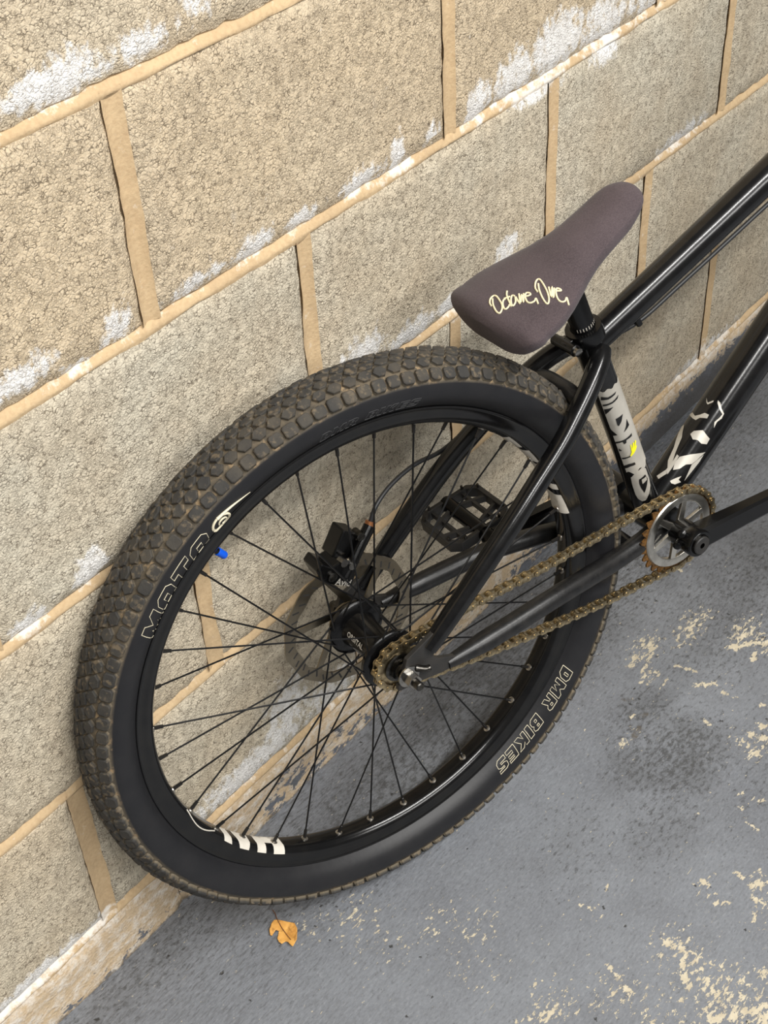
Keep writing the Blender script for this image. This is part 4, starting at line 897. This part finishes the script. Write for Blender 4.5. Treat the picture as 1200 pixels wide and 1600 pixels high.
# ---- front end, past the right edge of the photograph
htd = (HT1-HT0).normalized()
g = G(); g.tube([HT0, HT1], .0225, 36); part('head_tube', g, M['black_paint'])
FA = L(1.040, .0); CR = HT0-htd*.030
g = G(); g.tube([HT0+htd*.01, CR], [.020, .024], 28)
for sg in (1, -1): g.tube(smooth_path([CR+L(0, 0, sg*.01), CR-htd*.01+L(0, 0, sg*.052), CR-htd*.05+L(0, 0, sg*.060), FA+L(0, 0, sg*.055)], 5), .0135, 18)
part('fork', g, M['black_paint'])
SP = HT1+htd*.045
g = G(); g.tube([HT1, SP], .0165, 24); g.tube([SP-htd*.015, SP-htd*.015+L(.055, .01)], .0170, 20); part('stem', g, M['black_metal'])
hb = SP-htd*.015+L(.055, .01)
g = G(); g.tube(smooth_path([hb+L(-.05, .075, .36), hb+L(-.02, .070, .20), hb+L(0, .0, .05), hb, hb+L(0, .0, -.05), hb+L(-.02, .070, -.20), hb+L(-.05, .075, -.36)], 6), .0112, 16); bar = part('handlebar', g, M['black_metal'])
for sg in (1, -1):
    g = G(); g.tube([hb+L(-.0290, .0725, sg*.245), hb+L(-.05, .075, sg*.365)], .0155, 18); part('grip', g, M['grip'], bar)
def moved(o): o.location = O3+FA; return o
ft = moved(part('front_tyre', tyre_mesh, None)); fr = moved(part('front_rim', rim_mesh, None)); lace(fr, .030, -.030, .022)
o = bpy.data.objects.new('tread_knobs', tread_mesh); COL.objects.link(o); o.parent = ft; o['kind'] = 'stuff'
g = G(); g.lathe([(.0, -.060), (.007, -.060), (.009, -.035), (.026, -.033), (.026, -.027), (.014, -.024), (.014, .024), (.026, .027), (.026, .033), (.009, .035), (.007, .060), (.0, .060)], 40); moved(part('front_hub', g, M['black_metal']))
rpx = L(cu+.174*math.cos(CT), cv+.174*math.sin(CT), .144); pedal(rpx, pr, 1)

# ------------------------------------------------------------------ the dry leaf
LF = [(0.1985, -0.1083), (0.2027, -0.1172), (0.2077, -0.1281), (0.2043, -0.1353), (0.1928, -0.1451), (0.1887, -0.1462), (0.1826, -0.148), (0.1825, -0.1446), (0.1841, -0.1385), (0.1833, -0.1357), (0.1776, -0.1348), (0.1777, -0.13), (0.1804, -0.1253), (0.1889, -0.12), (0.1875, -0.1164), (0.1829, -0.117), (0.179, -0.1182), (0.1783, -0.1159), (0.183, -0.1104), (0.1906, -0.1071), (0.1959, -0.1065)]
lc = Vector((.191, -.127)); loop = []
for i in range(len(LF)):
    p_, q_ = Vector(LF[i]), Vector(LF[(i+1) % len(LF)]); loop += [p_.lerp(q_, k/3) for k in range(3)]
grid = [Vector((.176+.0016*i, -.150+.0016*j)) for i in range(22) for j in range(30)]
co, _, fs, _, _, _ = delaunay_2d_cdt(loop+grid, [], [list(range(len(loop)))], 1, 1e-7)
vs = []
for c in co:
    d = (c-lc).length
    z = .0016+.0030*min(1, d/.022)**2+.0012*noise.noise(Vector((c.x*160, c.y*160, 3)))-.0008*math.exp(-((c.x-.1985)-(-(c.y+.1083))*.0)**2/2e-6)
    vs.append((c.x-lc.x, c.y-lc.y, max(.0006, z)))
g = G(); g.add(vs, [tuple(f) for f in fs]); lm = g.mesh('dry_leaf', True, 80); 
leaf = link('dry_leaf', lm, M['leaf'], None, (lc.x, lc.y, 0))
so = leaf.modifiers.new('thick', 'SOLIDIFY'); so.thickness = .0004; so.offset = -1
tag(leaf, 'small curled orange brown dry leaf on the grey floor', 'leaf')
g = G(); g.tube(smooth_path([(.2052-lc.x, -.0950-lc.y, .0035), (.2037-lc.x, -.1007-lc.y, .0022), (.1991-lc.x, -.1082-lc.y, .0028), (.1930-lc.x, -.1230-lc.y, .0028), (.1880-lc.x, -.1400-lc.y, .0034)], 4), [.0006]*9+[.0004]*8, 6); st = link('leaf_stalk', g.mesh('leaf_stalk'), simple('leaf_stalk', srgb(104, 68, 44), 0.7), leaf)
